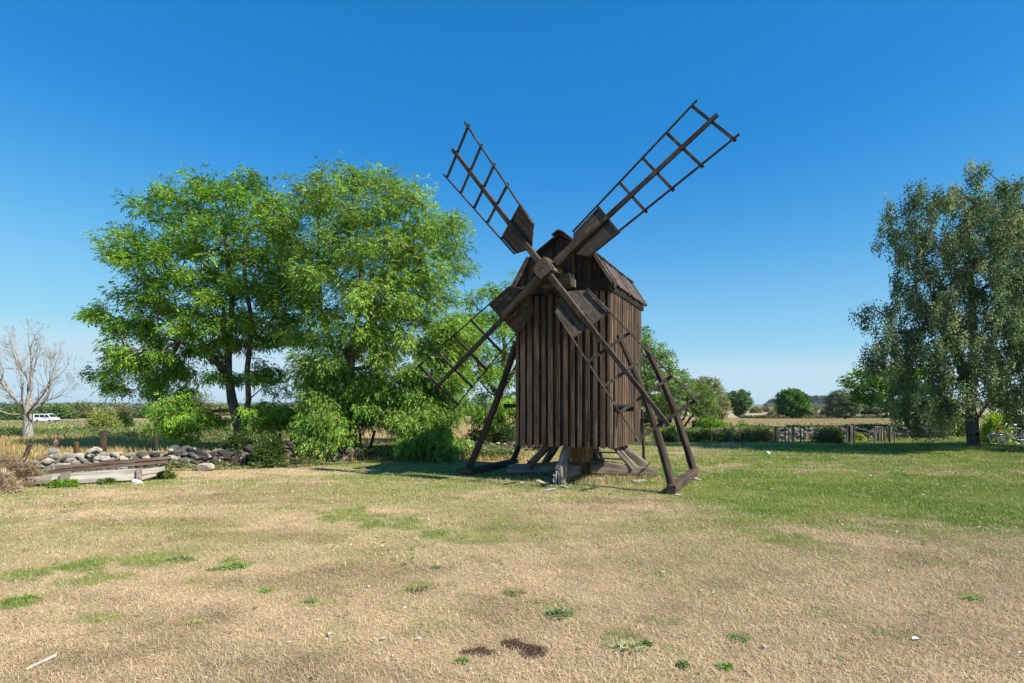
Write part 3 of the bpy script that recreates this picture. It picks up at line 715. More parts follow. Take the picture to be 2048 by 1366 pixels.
    b = MB(); b.beam(PC + Z * .26, F0, .30, .3, w1=.28, h1=.28, segs=5, jit=.12, col=(.9, .88, .85), seed=65); b.build('ground_beam', M['grey'], root)
    # quarterbars in pairs
    def bar(a, c, w=.17, sd=0, col=(.95, .88, .82)):
        m = MB(); m.beam(a, c, w, w * .9, segs=6, jit=.12, rnd=.16, col=col, seed=sd); m.build('quarterbar', M['grey'], root)
    bar(Vector((2.78, 12.93, .24)), PC + Vector((.28, -.12, 1.25)), .16, 80); bar(Vector((3.18, 13.25, .20)), PC + Vector((.55, .15, 1.05)), .19, 81)
    bar(Vector((.42, 13.45, .26)), PC + Vector((-.32, -.1, 1.2)), .17, 82, (.8, .75, .7)); bar(Vector((.80, 13.85, .26)), PC + Vector((-.3, .15, 1.15)), .16, 83, (.8, .75, .7))
    bar(Vector((1.06, 12.22, .33)), PC + Vector((-.15, -.32, 1.3)), .20, 84, (1.15, 1.12, 1.08)); bar(Vector((2.1, 14.35, .3)), PC + Vector((.1, .3, 1.2)), .17, 86, (.8, .75, .7)); bar(Vector((1.85, 14.5, .3)), PC + Vector((-.05, .3, 1.2)), .14, 87, (.8, .75, .7))
    for a, c in (((2.93, 12.82, .16), (3.10, 12.80, .38)), ((.35, 13.1, .42), (.48, 13.02, .18)), ((1.13, 11.93, .12), (1.12, 11.97, .46)), ((-.06, 13.2, .58), (.15, 13.25, .45))):
        m = MB(); m.beam(a, c, .03, .02, col=(1, 1, 1)); m.build('iron_strap', M['iron'], root)
    # ---- side props: two A-shaped pairs with a sill plank each
    def prop(a, c, bow, sd, w0=.15, w1=.13):
        m = MB(); m.beam(a, c, w0, w0, w1=w1, h1=w1, sides=9, segs=12, jit=.09, bow=bow, col=(1, .95, .9), seed=sd); m.build('prop_leg', M['leg'], root)
    RN = Vector((3.05, 10.80, .09)); RF = Vector((4.22, 13.2, .12)); LNr = Vector((-1.06, 13.55, .10)); LF = Vector((.02, 15.85, .10))
    prop(RN, Q(Wd / 2 + .10, .22, 3.12), Vector((.10, 0, -.02)), 90, .17, .11); prop(RF, Q(Wd / 2 + .10, Ln - .02, 3.15), Vector((.10, 0, 0)), 91, .17, .13)
    prop(LNr, Q(-Wd / 2 - .10, .22, 3.1), Vector((.02, 0, -.10)), 92, .16, .15); prop(LF, Q(-Wd / 2 - .10, Ln - .1, 3.1), Vector((0, 0, -.06)), 93, .16, .14)
    m = MB(); dr = (RF - RN).normalized(); m.beam(RN - dr * .16, RF + dr * .16, .17, .17, segs=5, jit=.07, col=(1.5, 1.4, 1.3), seed=94); m.build('sill_beam', M['leg'], root)
    m = MB(); dr = (LF - LNr).normalized(); m.beam(LNr - dr * .14 + Z * .01, LF + dr * .14, .26, .12, segs=5, jit=.06, col=(.8, .78, .8), seed=95)
    m.beam(LNr - dr * .2 - U * .17 + Z * .03, LNr - dr * .08 + U * .16 + Z * .03, .16, .13, segs=2, jit=.1, col=(2.0, 1.9, 1.7), seed=96); m.build('sill_beam', M['leg'], root)
    # spreaders from the walls to the props
    for (a, c, w) in ((Q(-Wd / 2 - .02, .25, 1.66), Q(-Wd / 2 - .42, .25, 1.66), .09), (Q(-Wd / 2 - .02, Ln - .3, 1.66), Q(-Wd / 2 - .45, Ln - .3, 1.66), .09), (Q(Wd / 2 + .0, .45, 1.60), Q(Wd / 2 + .42, .30, 1.60), .10), (Q(Wd / 2 + .0, Ln - .1, 1.30), Q(Wd / 2 + .75, Ln - .1, 1.30), .10)):
        m = MB(); m.beam(a, c, w, w, segs=2, jit=.05, col=(.55, .5, .48)); m.build('spreader', M['leg'], root)
    m = MB(); m.beam(Q(Wd / 2 + .038, .06, 1.62), Q(Wd / 2 + .038, 1.15, 1.62), .012, .13, col=(.08, .08, .08)); m.build('wall_slot', M['tarred'], root)
    # ---- rear stair and tail post
    m = MB(); A0 = Q(-.28, Ln + .1, ZB + .12); 
    for s in (-.36, .36): m.beam(Q(s + .15, Ln + .1, ZB + .1), Q(s + .15, Ln + 1.25, .06), .05, .14, col=(1, .95, .9))
    st = m.build('stair', M['leg'], root)
    for i in range(4):
        f = (i + .6) / 4.4; m = MB(); m.beam(Q(-.2, Ln + .1 + 1.12 * f, ZB + .1 - (ZB + .02) * f), Q(.5, Ln + .1 + 1.12 * f, ZB + .1 - (ZB + .02) * f), .2, .035, col=(1.3, 1.2, 1.1)); m.build('tread', M['leg'], st)
    m = MB(); m.beam(Vector((3.74, 16.1, -.1)), Vector((3.66, 16.0, 1.55)), .095, .095, w1=.08, h1=.08, sides=8, segs=5, jit=.06, col=(.75, .7, .68)); m.build('tail_support', M['leg'], root)
    m = MB(); m.beam(Q(.3, Ln + .1, 1.2), Vector((3.66, 16.3, 1.50)), .13, .13, sides=8, segs=5, jit=.06, col=(.75, .7, .68)); m.build('tail_pole', M['leg'], root)
    return root
windmill()
# ================================================================== TREES
def multi(root_args): pass
EXPO = 2.05
def bigtree(name, label, cat, Y, groups, stems_px, per, spread, L, w, cols, rmax, comp=1, droop=.5, flat=.6, hang=0., bark='bark', leafm='leaf', sep=.42, holes=(), group=None, outw=.6, wob=.06, rtip=.008, rise=.25, yoff=0., sides=7, sub=5, inset=.12):
    """groups: list of (outline px, max clumps, thickness m)"""
    stems = [[tuple(P(q[0], q[1], Y) + Vector((0, q[2] if len(q) > 2 else 0, 0))) for q in st] for st in stems_px]
    b = stems[0][0]; z0 = float(terrain(b[0], b[1]))
    for i, s in enumerate(stems_px):
        if len(s[0]) > 3 or i == 0: stems[i][0] = (stems[i][0][0], stems[i][0][1], z0 - .06)
    root = empty(name, (b[0], b[1], z0), label, cat, group)
    tips = np.vstack([clump_points(topoly(g[0], Y + (g[3] if len(g) > 3 else 0)), Y + (g[3] if len(g) > 3 else 0), g[1], g[2], (g[4] if len(g) > 4 else sep), .6, (.22 if len(g) > 4 else inset)) for g in groups])
    if sub:
        q = rng.integers(max(2, sub - 2), sub + 3, len(tips)); ti = np.repeat(np.arange(len(tips)), q); o_ = rng.normal(size=(len(ti), 3)); o_ /= np.linalg.norm(o_, axis=1, keepdims=True)
        o_ *= (rng.random((len(ti), 1)) ** .4) * max(sep, .85) * .58 * rng.uniform(.7, 1.25, (len(tips), 1))[ti] * np.array([1, 1, .62 if not hang else 1.1]); o_[:, 2] += .10 * sep; tips = np.vstack([tips, tips[ti] + o_])
    px = 1024 + F * tips[:, 0] / Y; py = HY - F * (tips[:, 2] - EYE) / Y; k = np.ones(len(tips), bool)
    for (hx, hy, hr) in holes: k &= np.hypot(px - hx, py - hy) > hr
    tips = tips[k]
    nodes, par, r = skeleton(stems, tips, rmax=rmax, rtip=rtip, wob=wob, rise=rise, expo=(1.8 if bark == 'birchbark' else 2.05))
    V, Qd = tubes(nodes, par, r, sides)
    mesh_np('trunk', V, Qd, M[bark], root, smooth=True)
    cen = np.array([tips[:, 0].mean(), tips[:, 1].mean(), tips[:, 2].mean() - .5])
    if per: leafmesh('crown', [crown_leaves(tips, cen, per, spread, L, w, cols, droop, outw, comp, flat, hang)], M[leafm], root)
    return root
Z6 = lambda pts: [(140 + x * .4686, 300 + y * .4686) for x, y in pts]
Z7 = lambda pts: [(1680 + x * .4538 + (14 if y < 600 else 4), 320 + y * .4538) for x, y in pts]
ASHC = [(.12, .225, .026), (.155, .275, .032), (.085, .175, .024), (.185, .30, .038), (.115, .22, .032)]
def dead_tree():
    Y0 = 26.; b = P(56, 875, Y0); z0 = float(terrain(b.x, b.y)); root = empty('bare_tree', (b.x, b.y, z0), 'leafless grey dead tree with orange lichen on its branches, left of the white van', 'tree')
    R = np.random.default_rng(5); nodes = []; par = []; rad_ = []
    def node(p, pa, r): nodes.append(np.array(p, float)); par.append(pa); rad_.append(r); return len(nodes) - 1
    def grow(pa, d, L, r, lev):
        n = max(3, int(L / .16)); d = d / np.linalg.norm(d); step = L / n; cur = pa
        for k in range(n):
            d = d + R.normal(0, .10, 3) + np.array([0, 0, .035 if lev < 3 else .015]); d /= np.linalg.norm(d); rk = max(.0042, r * .82 * (1 - .66 * (k + 1) / n))
            cur = node(nodes[cur] + d * step, cur, rk)
            if lev < 5 and k >= n * (.25 if lev else .3) and R.random() < (.62 if lev < 3 else .5):
                q = R.normal(0, 1, 3); q -= q.dot(d) * d; q /= np.linalg.norm(q) + 1e-9; q[2] += .12
                a_ = R.uniform(.45, .85); grow(cur, d * math.cos(a_) + q * math.sin(a_), L * R.uniform(.38, .62) * (1.15 - .5 * k / n), rk * R.uniform(.45, .65), lev + 1)
        if lev < 5:
            for sg in (-1, 1):
                q = R.normal(0, 1, 3); q /= np.linalg.norm(q); grow(cur, d + q * .4, L * .4, rk * .8, lev + 2)
    tr = [P(56, 876, Y0), P(56, 850, Y0), P(55, 828, Y0), P(55, 812, Y0)]; pa = -1
    for i, p in enumerate(tr): pa = node(p, pa, [.23, .19, .17, .165][i])
    fork = pa
    for (dx, dy, dz, L, r) in [(-.75, .1, .75, 2.6, .105), (-.35, -.35, 1, 2.9, .105), (.02, .3, 1, 3.3, .12), (.35, -.1, 1, 3.0, .11), (.95, .1, .75, 2.9, .12), (1.0, -.5, .45, 2.7, .09), (-1, .4, .35, 2.4, .08), (.1, -.8, .7, 2.2, .08), (.3, .9, .6, 2.3, .08), (1, .2, .12, 2.3, .07), (-1, -.3, .15, 1.8, .06)]:
        grow(fork if R.random() < .6 else fork - 1, np.array([dx, dy, dz]), L * .84, r * .9, 0)
    V, Qd = tubes(np.array(nodes), np.array(par), np.array(rad_), 5); mesh_np('trunk', V, Qd, M['deadbark'], root, smooth=True)
def big_trees():
    a1 = Z6([(20, 710), (110, 665), (150, 590), (240, 580), (205, 500), (115, 430), (115, 370), (200, 375), (190, 310), (280, 290), (285, 235), (325, 180), (410, 165), (425, 90), (480, 120), (510, 70), (600, 80), (660, 110), (700, 65), (780, 75), (850, 90), (890, 150), (905, 250), (910, 400), (930, 560), (950, 680), (960, 760), (930, 830), (860, 850), (800, 840), (740, 900), (640, 880), (560, 900), (470, 960), (400, 1020), (300, 1040), (230, 1090), (110, 1130), (85, 1080), (150, 1010), (90, 960), (130, 880), (190, 840), (100, 780)])
    a1 = [(x + max(0, 300 - x) * .30, y + 26 * max(0, min(1, (560 - y) / 150))) for x, y in a1]
    a1b = Z6([(330, 1180), (380, 1080), (450, 1030), (560, 1060), (660, 1090), (640, 1170), (560, 1230), (470, 1235), (400, 1215)])
    a1c = Z6([(690, 1100), (760, 1060), (860, 1060), (960, 1090), (990, 1150), (930, 1200), (840, 1210), (740, 1190)])
    a1d = Z6([(740, 920), (800, 860), (880, 880), (915, 980), (890, 1050), (800, 1040), (740, 1010)])
    a1e = Z6([(620, 960), (700, 900), (720, 980), (660, 1030)])
    bigtree('ash_tree', 'tall broad ash tree with bright green leaves and a forked trunk behind the stone wall', 'tree', 19.5,
        [(a1, 640, 2.9), ([(215, 700), (330, 700), (420, 740), (410, 790), (330, 800), (270, 815), (200, 800), (190, 750)], 12, .6, 0, .7), ([(540, 400), (600, 420), (615, 560), (600, 700), (570, 720), (550, 600)], 40, 1.0, 0, .6), (a1b, 34, .8, -.4, .55), (a1c, 26, .8, -1.2, .6), (a1d, 30, .9, -.6, .6), (a1e, 14, .5, 0, .5)],
        [[(492, 905), (480, 860), (464, 800), (456, 745), (452, 690, .2), (462, 600, .1), (455, 520), (440, 440, .3), (430, 400)],
         [(484, 870), (500, 800, -.1), (500, 740, -.2), (515, 650, -.4), (505, 560, -.6), (510, 470, -.7), (500, 400, -.6)],
         [(464, 790), (440, 750, .3), (400, 700, .6), (340, 640, .9), (290, 590, 1)],
         [(468, 820), (430, 822, -.2), (395, 826, -.3)],
         [(458, 740), (425, 705, -.5), (390, 690, -.9)],
         [(452, 690), (420, 600, .9), (380, 520, 1.4), (340, 450, 1.6)],
         [(500, 790), (540, 760, .4), (570, 735, .6)]],
        25, .37, .115, .040, ASHC, .20, comp=5, droop=.4, flat=.6, inset=.28, sep=.83, holes=[(408, 735, 22), (545, 560, 12), (560, 700, 14), (395, 800, 10), (305, 770, 6)])
    a2 = Z6([(885, 170), (940, 140), (1000, 130), (1060, 90), (1130, 90), (1150, 60), (1230, 55), (1250, 115), (1300, 100), (1400, 95), (1440, 110), (1480, 150), (1570, 180), (1590, 260), (1640, 300), (1690, 370), (1690, 440), (1725, 530), (1690, 560), (1650, 600), (1640, 640), (1700, 720), (1760, 790), (1720, 950), (1620, 1000), (1600, 1060), (1500, 1080), (1400, 1050), (1250, 1090), (1160, 1080), (1010, 1060), (965, 1010), (945, 930), (960, 820), (940, 700), (910, 560), (890, 400), (865, 300)])
    a2b = Z6([(985, 1120), (1060, 1080), (1180, 1100), (1220, 1170), (1220, 1270), (1180, 1330), (1100, 1300), (1040, 1330), (970, 1300), (950, 1270), (1010, 1210)])
    a2c = Z6([(1330, 1130), (1450, 1090), (1560, 1110), (1640, 1200), (1640, 1310), (1590, 1330), (1540, 1290), (1440, 1330), (1370, 1320), (1350, 1260), (1390, 1200)])
    a2d = Z6([(1180, 1090), (1350, 1080), (1400, 1130), (1330, 1190), (1230, 1180)])
    bigtree('ash_tree', 'wide ash tree with drooping yellow-green leaves reaching down over the wall, beside the mill', 'tree', 18.2,
        [(a2, 640, 2.9), ([(615, 740), (760, 760), (880, 740), (930, 780), (910, 850), (820, 870), (740, 850), (640, 860), (600, 830)], 110, 1.3, -.3, .55), ([(860, 640), (930, 640), (960, 700), (950, 780), (880, 800), (850, 720)], 36, 1.0, -.6, .6), (a2b, 75, 1.0, -1.1, .48), (a2c, 75, 1.0, -1.1, .48), (a2d, 25, .6, 0, .5)],
        [[(702, 915), (698, 870), (694, 800), (700, 740), (704, 690), (720, 600, .2), (715, 520, .3), (705, 440, .3), (700, 380, .2)],
         [(699, 760), (660, 700, .4), (630, 620, .6), (620, 520, .8), (625, 430, .6)],
         [(700, 720), (750, 660, -.4), (790, 590, -.6), (830, 560, -.6)],
         [(704, 690), (760, 600, .6), (790, 500, .9), (800, 410, .9)],
         [(697, 840), (760, 815, -.6), (820, 830, -1), (860, 870, -1.2)],
         [(697, 820), (650, 830, -.5), (635, 870, -.9)],
         [(700, 740), (750, 735, -.6), (790, 735, -1)]],
        26, .38, .108, .038, [(.13, .225, .036), (.16, .26, .044), (.095, .18, .032), (.19, .285, .056), (.14, .235, .04)], .24, comp=5, droop=.75, flat=.75, inset=.28, sep=.83, holes=[(820, 600, 14), (760, 585, 9), (590, 620, 10)])
    a3 = [(900, 605), (935, 590), (960, 598), (985, 570), (1030, 565), (1075, 590), (1085, 700), (1075, 860), (1035, 885), (1000, 880), (960, 850), (935, 830), (915, 780), (900, 700)]
    bigtree('ash_tree', 'shaded ash tree seen between the mill body and its left prop', 'tree', 23,
        [(a3, 120, 2.2)], [[(1003, 890), (1004, 850), (1000, 780), (1010, 700), (1000, 620)], [(1003, 800), (960, 740, .3), (940, 670, .4)], [(1005, 780), (1040, 720, .3), (1050, 640, .4)]],
        17, .38, .125, .045, ASHC, .2, comp=5, droop=.5, sep=.9)
    # birches
    b1 = Z7([(495, 55), (530, 95), (580, 125), (620, 85), (700, 110), (760, 100), (820, 160), (880, 260), (900, 420), (890, 620), (900, 800), (880, 950), (830, 1060), (800, 1130), (720, 1060), (660, 1020), (560, 1060), (500, 1190), (440, 1215), (380, 1200), (330, 1150), (300, 1110), (250, 1060), (260, 1000), (190, 940), (110, 905), (105, 850), (130, 775), (240, 765), (200, 720), (125, 690), (150, 620), (260, 650), (300, 620), (270, 560), (220, 520), (240, 470), (215, 400), (185, 340), (190, 260), (230, 200), (225, 150), (250, 120), (330, 90), (420, 110)])
    BC = [(.11, .155, .06), (.15, .18, .075), (.06, .10, .04), (.19, .205, .09), (.09, .14, .055)]
    bigtree('birch_tree', 'tall weeping birch with grey-green leaves and several upright stems at the lawn edge', 'tree', 21.0,
        [(b1, 760, 2.1, -1.8)],
        [[(1948, 890), (1944, 840), (1948, 780), (1952, 700), (1945, 600), (1940, 500), (1925, 400)],
         [(1946, 850), (1985, 780, -.2), (2012, 720, -.4), (2030, 640, -.5), (2035, 540, -.5), (2030, 440, -.4)],
         [(1945, 830), (1930, 740, .3), (1905, 650, .5), (1880, 560, .6), (1860, 460, .7), (1830, 400, .8)],
         [(1947, 800), (1965, 680, .6), (1975, 560, .8), (1980, 440, .9)],
         [(1944, 830), (1900, 760, -.7), (1860, 700, -1.2), (1810, 660, -1.6)],
         [(1944, 840), (1890, 790, .6), (1830, 750, .9), (1780, 720, 1)]],
        88, .25, .072, .050, BC, .21, comp=1, droop=.9, flat=1.1, hang=.2, bark='birchbark', leafm='birchleaf', sub=7, inset=.2, sep=.80, holes=[(1905, 690, 9), (1960, 640, 8), (1990, 750, 14), (1925, 720, 9), (2000, 590, 8), (1880, 400, 6), (1830, 445, 7), (1850, 610, 7)], outw=.3)
    b2 = [(2030, 380), (2060, 345), (2120, 330), (2190, 360), (2260, 420), (2300, 560), (2290, 720), (2250, 850), (2150, 880), (2060, 860), (2030, 780), (2045, 640), (2020, 500)]
    bigtree('birch_tree', 'birch cut off by the picture edge, its grey-green branches reaching in behind the bicycles', 'tree', 20.6,
        [(b2, 420, 2.2, -1.2)], [[(2155, 885), (2150, 800), (2160, 700), (2150, 560), (2150, 430)], [(2150, 800), (2110, 700), (2090, 560), (2080, 450)], [(2152, 780), (2200, 680), (2230, 560)]],
        70, .27, .075, .052, BC, .2, comp=1, droop=.9, flat=1.1, hang=.2, bark='birchbark', leafm='birchleaf', sub=7, inset=.2, sep=.80, outw=.3)
    # dead tree on the left
    dead_tree()
    # trees behind and right of the mill
    t1 = [(1230, 670), (1262, 658), (1290, 655), (1312, 682), (1335, 700), (1345, 728), (1370, 745), (1376, 780), (1352, 845), (1300, 858), (1250, 850), (1225, 800)]
    bigtree('leafy_tree', 'mid green leafy tree filling the gap directly behind the mill', 'tree', 42, [(t1, 420, 3.0)], [[(1296, 866), (1296, 820), (1290, 760), (1285, 700)], [(1296, 820), (1330, 780), (1345, 750)]],
        30, .42, .17, .11, [(.10, .17, .03), (.14, .22, .04), (.07, .13, .025), (.17, .24, .05)], .2, sep=.85, droop=.3)
    t2 = [(1335, 772), (1352, 760), (1375, 755), (1402, 766), (1422, 788), (1430, 812), (1424, 836), (1400, 842), (1375, 832), (1348, 838), (1325, 832), (1320, 795)]
    bigtree('apple_tree', 'round apple tree with three low forking trunks above the garden shrubs', 'tree', 36.5, [(t2, 220, 1.7)], [[(1362, 862), (1360, 842), (1352, 822), (1342, 800)], [(1361, 850), (1372, 828), (1376, 800)], [(1363, 860), (1384, 832), (1400, 812)]],
        24, .30, .12, .07, [(.09, .155, .03), (.13, .20, .045), (.065, .12, .025), (.16, .21, .06)], .12, sep=.6, droop=.3)
    def far(base, poly, n, thick, label, cols, per=34, L=.3, w=.18, sep=.9, spread=1.0, name='leafy_tree', rm=.2, bark='bark', stems=None, flat=.7):
        g = G(*base); Y = g.y; cx = base[0]; ys = [p[1] for p in poly]; top = min(ys)
        st = stems or [[(cx, base[1]), (cx + 1, (base[1] + max(ys)) / 2), (cx, (top + max(ys)) / 2 + 4), (cx - 1, top + 8)]]
        return bigtree(name, label, 'tree', Y, [(poly, int(n * .9), thick)], st, per * .62, spread * .62, L * 1.1, w * 1.1, cols, rm, sep=sep * 1.15, droop=.3, bark=bark, flat=flat)
    gA = [(.08, .14, .03), (.12, .19, .04), (.06, .11, .025)]; gO = [(.17, .18, .07), (.21, .22, .09), (.12, .14, .05)]
    far((1418, 845), [(1385, 768), (1405, 756), (1435, 762), (1448, 785), (1455, 815), (1450, 838), (1420, 842), (1395, 838), (1385, 800)], 260, 2.3, 'pale olive-green tree standing just behind the apple tree', gO, L=.17, w=.09, sep=.5, spread=.6)
    far((1478, 836), [(1450, 795), (1460, 782), (1472, 787), (1484, 781), (1497, 788), (1502, 806), (1496, 820), (1484, 830), (1472, 831), (1466, 818), (1452, 812)], 150, 2.4, 'small dark green twin-crowned tree in the straw field', [(.065, .12, .035), (.09, .15, .045)], L=.3, w=.2, sep=.7, spread=.75)
    far((1585, 837), [(1556, 806), (1562, 790), (1578, 781), (1592, 780), (1607, 790), (1614, 806), (1613, 822), (1603, 832), (1570, 832), (1558, 822)], 230, 3.0, 'neat round dark green tree standing alone in the straw field', [(.07, .15, .025), (.10, .19, .03), (.05, .11, .02)], L=.32, w=.22, sep=.7, spread=.8)
    far((1690, 838), [(1655, 830), (1657, 802), (1666, 785), (1684, 780), (1702, 786), (1716, 800), (1718, 825), (1704, 832), (1680, 834)], 220, 2.8, 'flat-layered hawthorn tree left of the maple', [(.11, .15, .06), (.15, .19, .08), (.08, .12, .05)], L=.24, w=.14, sep=.65, spread=.9, flat=.3, name='hawthorn_tree')
    far((1728, 836), [(1700, 800), (1720, 792), (1745, 795), (1765, 808), (1770, 826), (1740, 830), (1710, 826)], 170, 2.6, 'low spreading hawthorn tree half hidden behind the maple', [(.11, .15, .06), (.15, .18, .08), (.08, .12, .05)], L=.24, w=.14, sep=.65, spread=.9, flat=.3, name='hawthorn_tree')
    mp = [(1698, 768), (1718, 748), (1740, 735), (1762, 742), (1790, 728), (1830, 735), (1870, 760), (1890, 800), (1880, 832), (1840, 842), (1800, 832), (1768, 820), (1740, 812), (1715, 790)]
    bigtree('maple_tree', 'bright green maple with a pale straight trunk beside the garden wall', 'tree', 30, [(mp, 300, 2.0)], [[(1820, 875), (1814, 845), (1812, 800), (1808, 760)], [(1813, 820), (1770, 790, .3), (1730, 770, .4)], [(1812, 810), (1850, 780, .3), (1870, 770, .4)]],
        26, .30, .14, .13, [(.09, .18, .02), (.13, .24, .03), (.06, .12, .018)], .13, sep=.7, droop=.35, bark='birchbark')
big_trees()
BG = [(.10, .155, .035), (.12, .17, .045), (.06, .10, .025)]
BO = [(.16, .17, .06), (.20, .20, .08), (.12, .135, .05)]
BD = [(.045, .08, .025), (.065, .10, .03)]
BL = [(.14, .25, .03), (.19, .31, .045), (.10, .19, .025)]
BBr = [(.20, .17, .08), (.16, .15, .06), (.12, .12, .05)]
def pbush(name, label, base, wpx, hpx, cols, cat='shrub', n=50, per=45, group=None, depth=.8, **kw):
    g = G(*base); k = g.y / F; return bush(name, label, cat, g, wpx * k / 2, wpx * k / 2 * depth, hpx * k, cols, n=n, per=per, group=group, **kw)
def shrubs():
    pbush('shrub', 'yellow-green round bush in the meadow between the dead tree and the tall ash', (208, 862), 66, 42, [(.24, .26, .06), (.19, .22, .05), (.15, .18, .045)], n=110, per=40, L=.13, w=.07)
    pbush('shrub', 'small dark bush touching the right side of the yellow-green meadow bush', (250, 858), 30, 36, BD, n=50, per=40, L=.14, w=.08)
    pbush('shrub', 'olive tree-like bush showing behind the lowest left branches of the tall ash', (384, 866), 90, 92, BO, n=160, per=44, L=.13, w=.06, spread=.5)
    pbush('shrub', 'olive bush in the field between the trunks of the two big ashes', (560, 868), 84, 58, BO, n=120, per=44, L=.14, w=.06)
    pbush('shrub', 'brownish bush low under the wide ash at its left side', (640, 862), 70, 40, BBr, n=90, per=40, L=.16, w=.07)
    pbush('shrub', 'olive-brown bush behind the right side of the wide ash', (850, 862), 110, 50, BBr, n=120, per=40, L=.16, w=.07)
    pbush('ivy_shrub', 'dark leafy undergrowth wrapped round the foot of the tall ash trunk', (478, 928), 84, 62, [(.05, .085, .022), (.075, .12, .03), (.04, .065, .02)], n=120, per=60, L=.075, w=.05)
    pbush('ivy_shrub', 'dense green shrub growing over the wall just right of the tall ash trunk', (536, 934), 66, 58, [(.07, .11, .025), (.10, .15, .035)], n=90, per=60, L=.07, w=.045)
    pbush('shrub', 'dark green bush behind the wall under the shaded ash', (968, 897), 80, 42, BD, n=90, per=50, L=.1, w=.05)
    pbush('shrub', 'dark shrub at the foot of the shaded ash beside the mill leg', (1010, 898), 60, 50, BD, n=90, per=50, L=.1, w=.05)
    pbush('bramble', 'dead brown bramble heap at the left end of the stone wall', (30, 972), 110, 60, [(.26, .19, .12), (.34, .26, .17), (.20, .15, .09)], n=150, per=46, L=.10, w=.012, stems=14, droop=0., cat='bramble')
    pbush('bramble', 'tangle of pale dry twigs in front of the bramble heap', (5, 985), 60, 38, [(.40, .31, .20), (.30, .24, .15)], n=60, per=40, L=.12, w=.012, stems=10, cat='bramble')
    for x, y, w, h, c, l in [(112, 975, 26, 12, BL, 'low bright green nettle clump under the left end of the hewn beam'), (140, 974, 30, 14, BL, 'bright green nettle clump in front of the first cross block'), (330, 958, 44, 22, BG, 'green weed clump at the right end of the hewn beam'), (215, 968, 30, 9, BG, 'small weed clump below the middle of the hewn beam')]:
        pbush('nettle', l, (x, y), w, h, c, n=34, per=34, L=.06, w=.03, cat='weed', stems=8)
    # garden on the right
    pbush('shrub', 'bright green rounded bush behind the garden stakes', (1432, 872), 76, 34, BL, n=110, per=60, L=.10, w=.06)
    pbush('shrub', 'bright green small bush right of the large rounded one', (1482, 871), 36, 26, BL, n=60, per=50, L=.10, w=.06)
    for i, (x, w, h, c, l) in enumerate([(1342, 46, 26, BG, 'dark green garden shrub nearest the mill prop'), (1378, 40, 22, BG, 'low garden shrub second from the mill prop'), (1412, 44, 26, BG, 'leafy garden shrub in front of the bright rounded bush'),
            (1452, 48, 24, BO, 'olive garden shrub in the middle of the front row'), (1486, 36, 22, BO, 'reddish-tinged garden shrub between the olive one and the widest one'), (1522, 62, 30, [(.10, .12, .04), (.16, .15, .05), (.2, .15, .06)], 'wide berry bush beside the left gate post')]):
        pbush('garden_shrub', l, (x, 883), w, h, c, n=70, per=46, L=.085, w=.05, group='shrubs along the garden edge')
    pbush('garden_shrub', 'solitary round garden shrub standing between the two gate posts', (1656, 885), 62, 30, [(.09, .12, .035), (.15, .16, .05)], n=100, per=46, L=.085, w=.05)
    pbush('garden_shrub', 'yellow-flowered low plant right of the thick gate post', (1718, 881), 26, 14, [(.30, .32, .05), (.2, .26, .05)], n=40, per=36, L=.07, w=.05)
    pbush('garden_shrub', 'small green plant between the thin stakes', (1762, 882), 18, 22, BG, n=36, per=36, L=.07, w=.04)
    pbush('shrub', 'lime-green bush glowing behind the bicycles', (1992, 886), 50, 62, [(.24, .34, .03), (.17, .27, .03), (.30, .38, .05)], n=100, per=60, L=.09, w=.06)
    pbush('shrub', 'green bush behind the birch trunk on its left', (1902, 872), 66, 54, BG, n=90, per=50, L=.13, w=.07)
    pbush('shrub', 'dark bush at the right picture edge behind the bicycles', (2045, 884), 60, 52, BD, n=80, per=50, L=.1, w=.06)
    pbush('shrub', 'olive bush in the shade right of the maple trunk', (1850, 866), 50, 40, BO, n=80, per=46, L=.13, w=.07)
    # clipped hedge
    g = G(1408, 868); k = g.y / F; root = empty('clipped_hedge', g, 'short dark clipped box hedge left of the bright rounded bush', 'hedge')
    m = 9000; u = rng.uniform(-1, 1, (m, 3)); ax = rng.integers(0, 3, m); u[np.arange(m), ax] = np.sign(u[np.arange(m), ax]) * rng.uniform(.9, 1.02, m)
    p = np.array(g) + u * np.array([18 * k, .5, 13 * k]) + np.array([0, 0, 13 * k])
    leafmesh('foliage', [leaves(p, rng.normal(size=(m, 3)), rng.uniform(.05, .09, m), rng.uniform(.03, .05, m), np.array([(.05, .10, .02)]) * rng.uniform(.6, 1.3, (m, 1)))], M['leaf'], root)
    mb = MB(); mb.beam(g + Vector((0, 0, .05)), g + Vector((0, 0, 20 * k)), .5, .45, segs=2, jit=.2, col=(.4, .5, .3)); mb.build('stem', M['leg'], root)
    # far bushes and trees: left horizon, then right
    words_ = ['grey-green', 'dark', 'olive', 'brownish', 'pale', 'rounded', 'ragged', 'low wide']
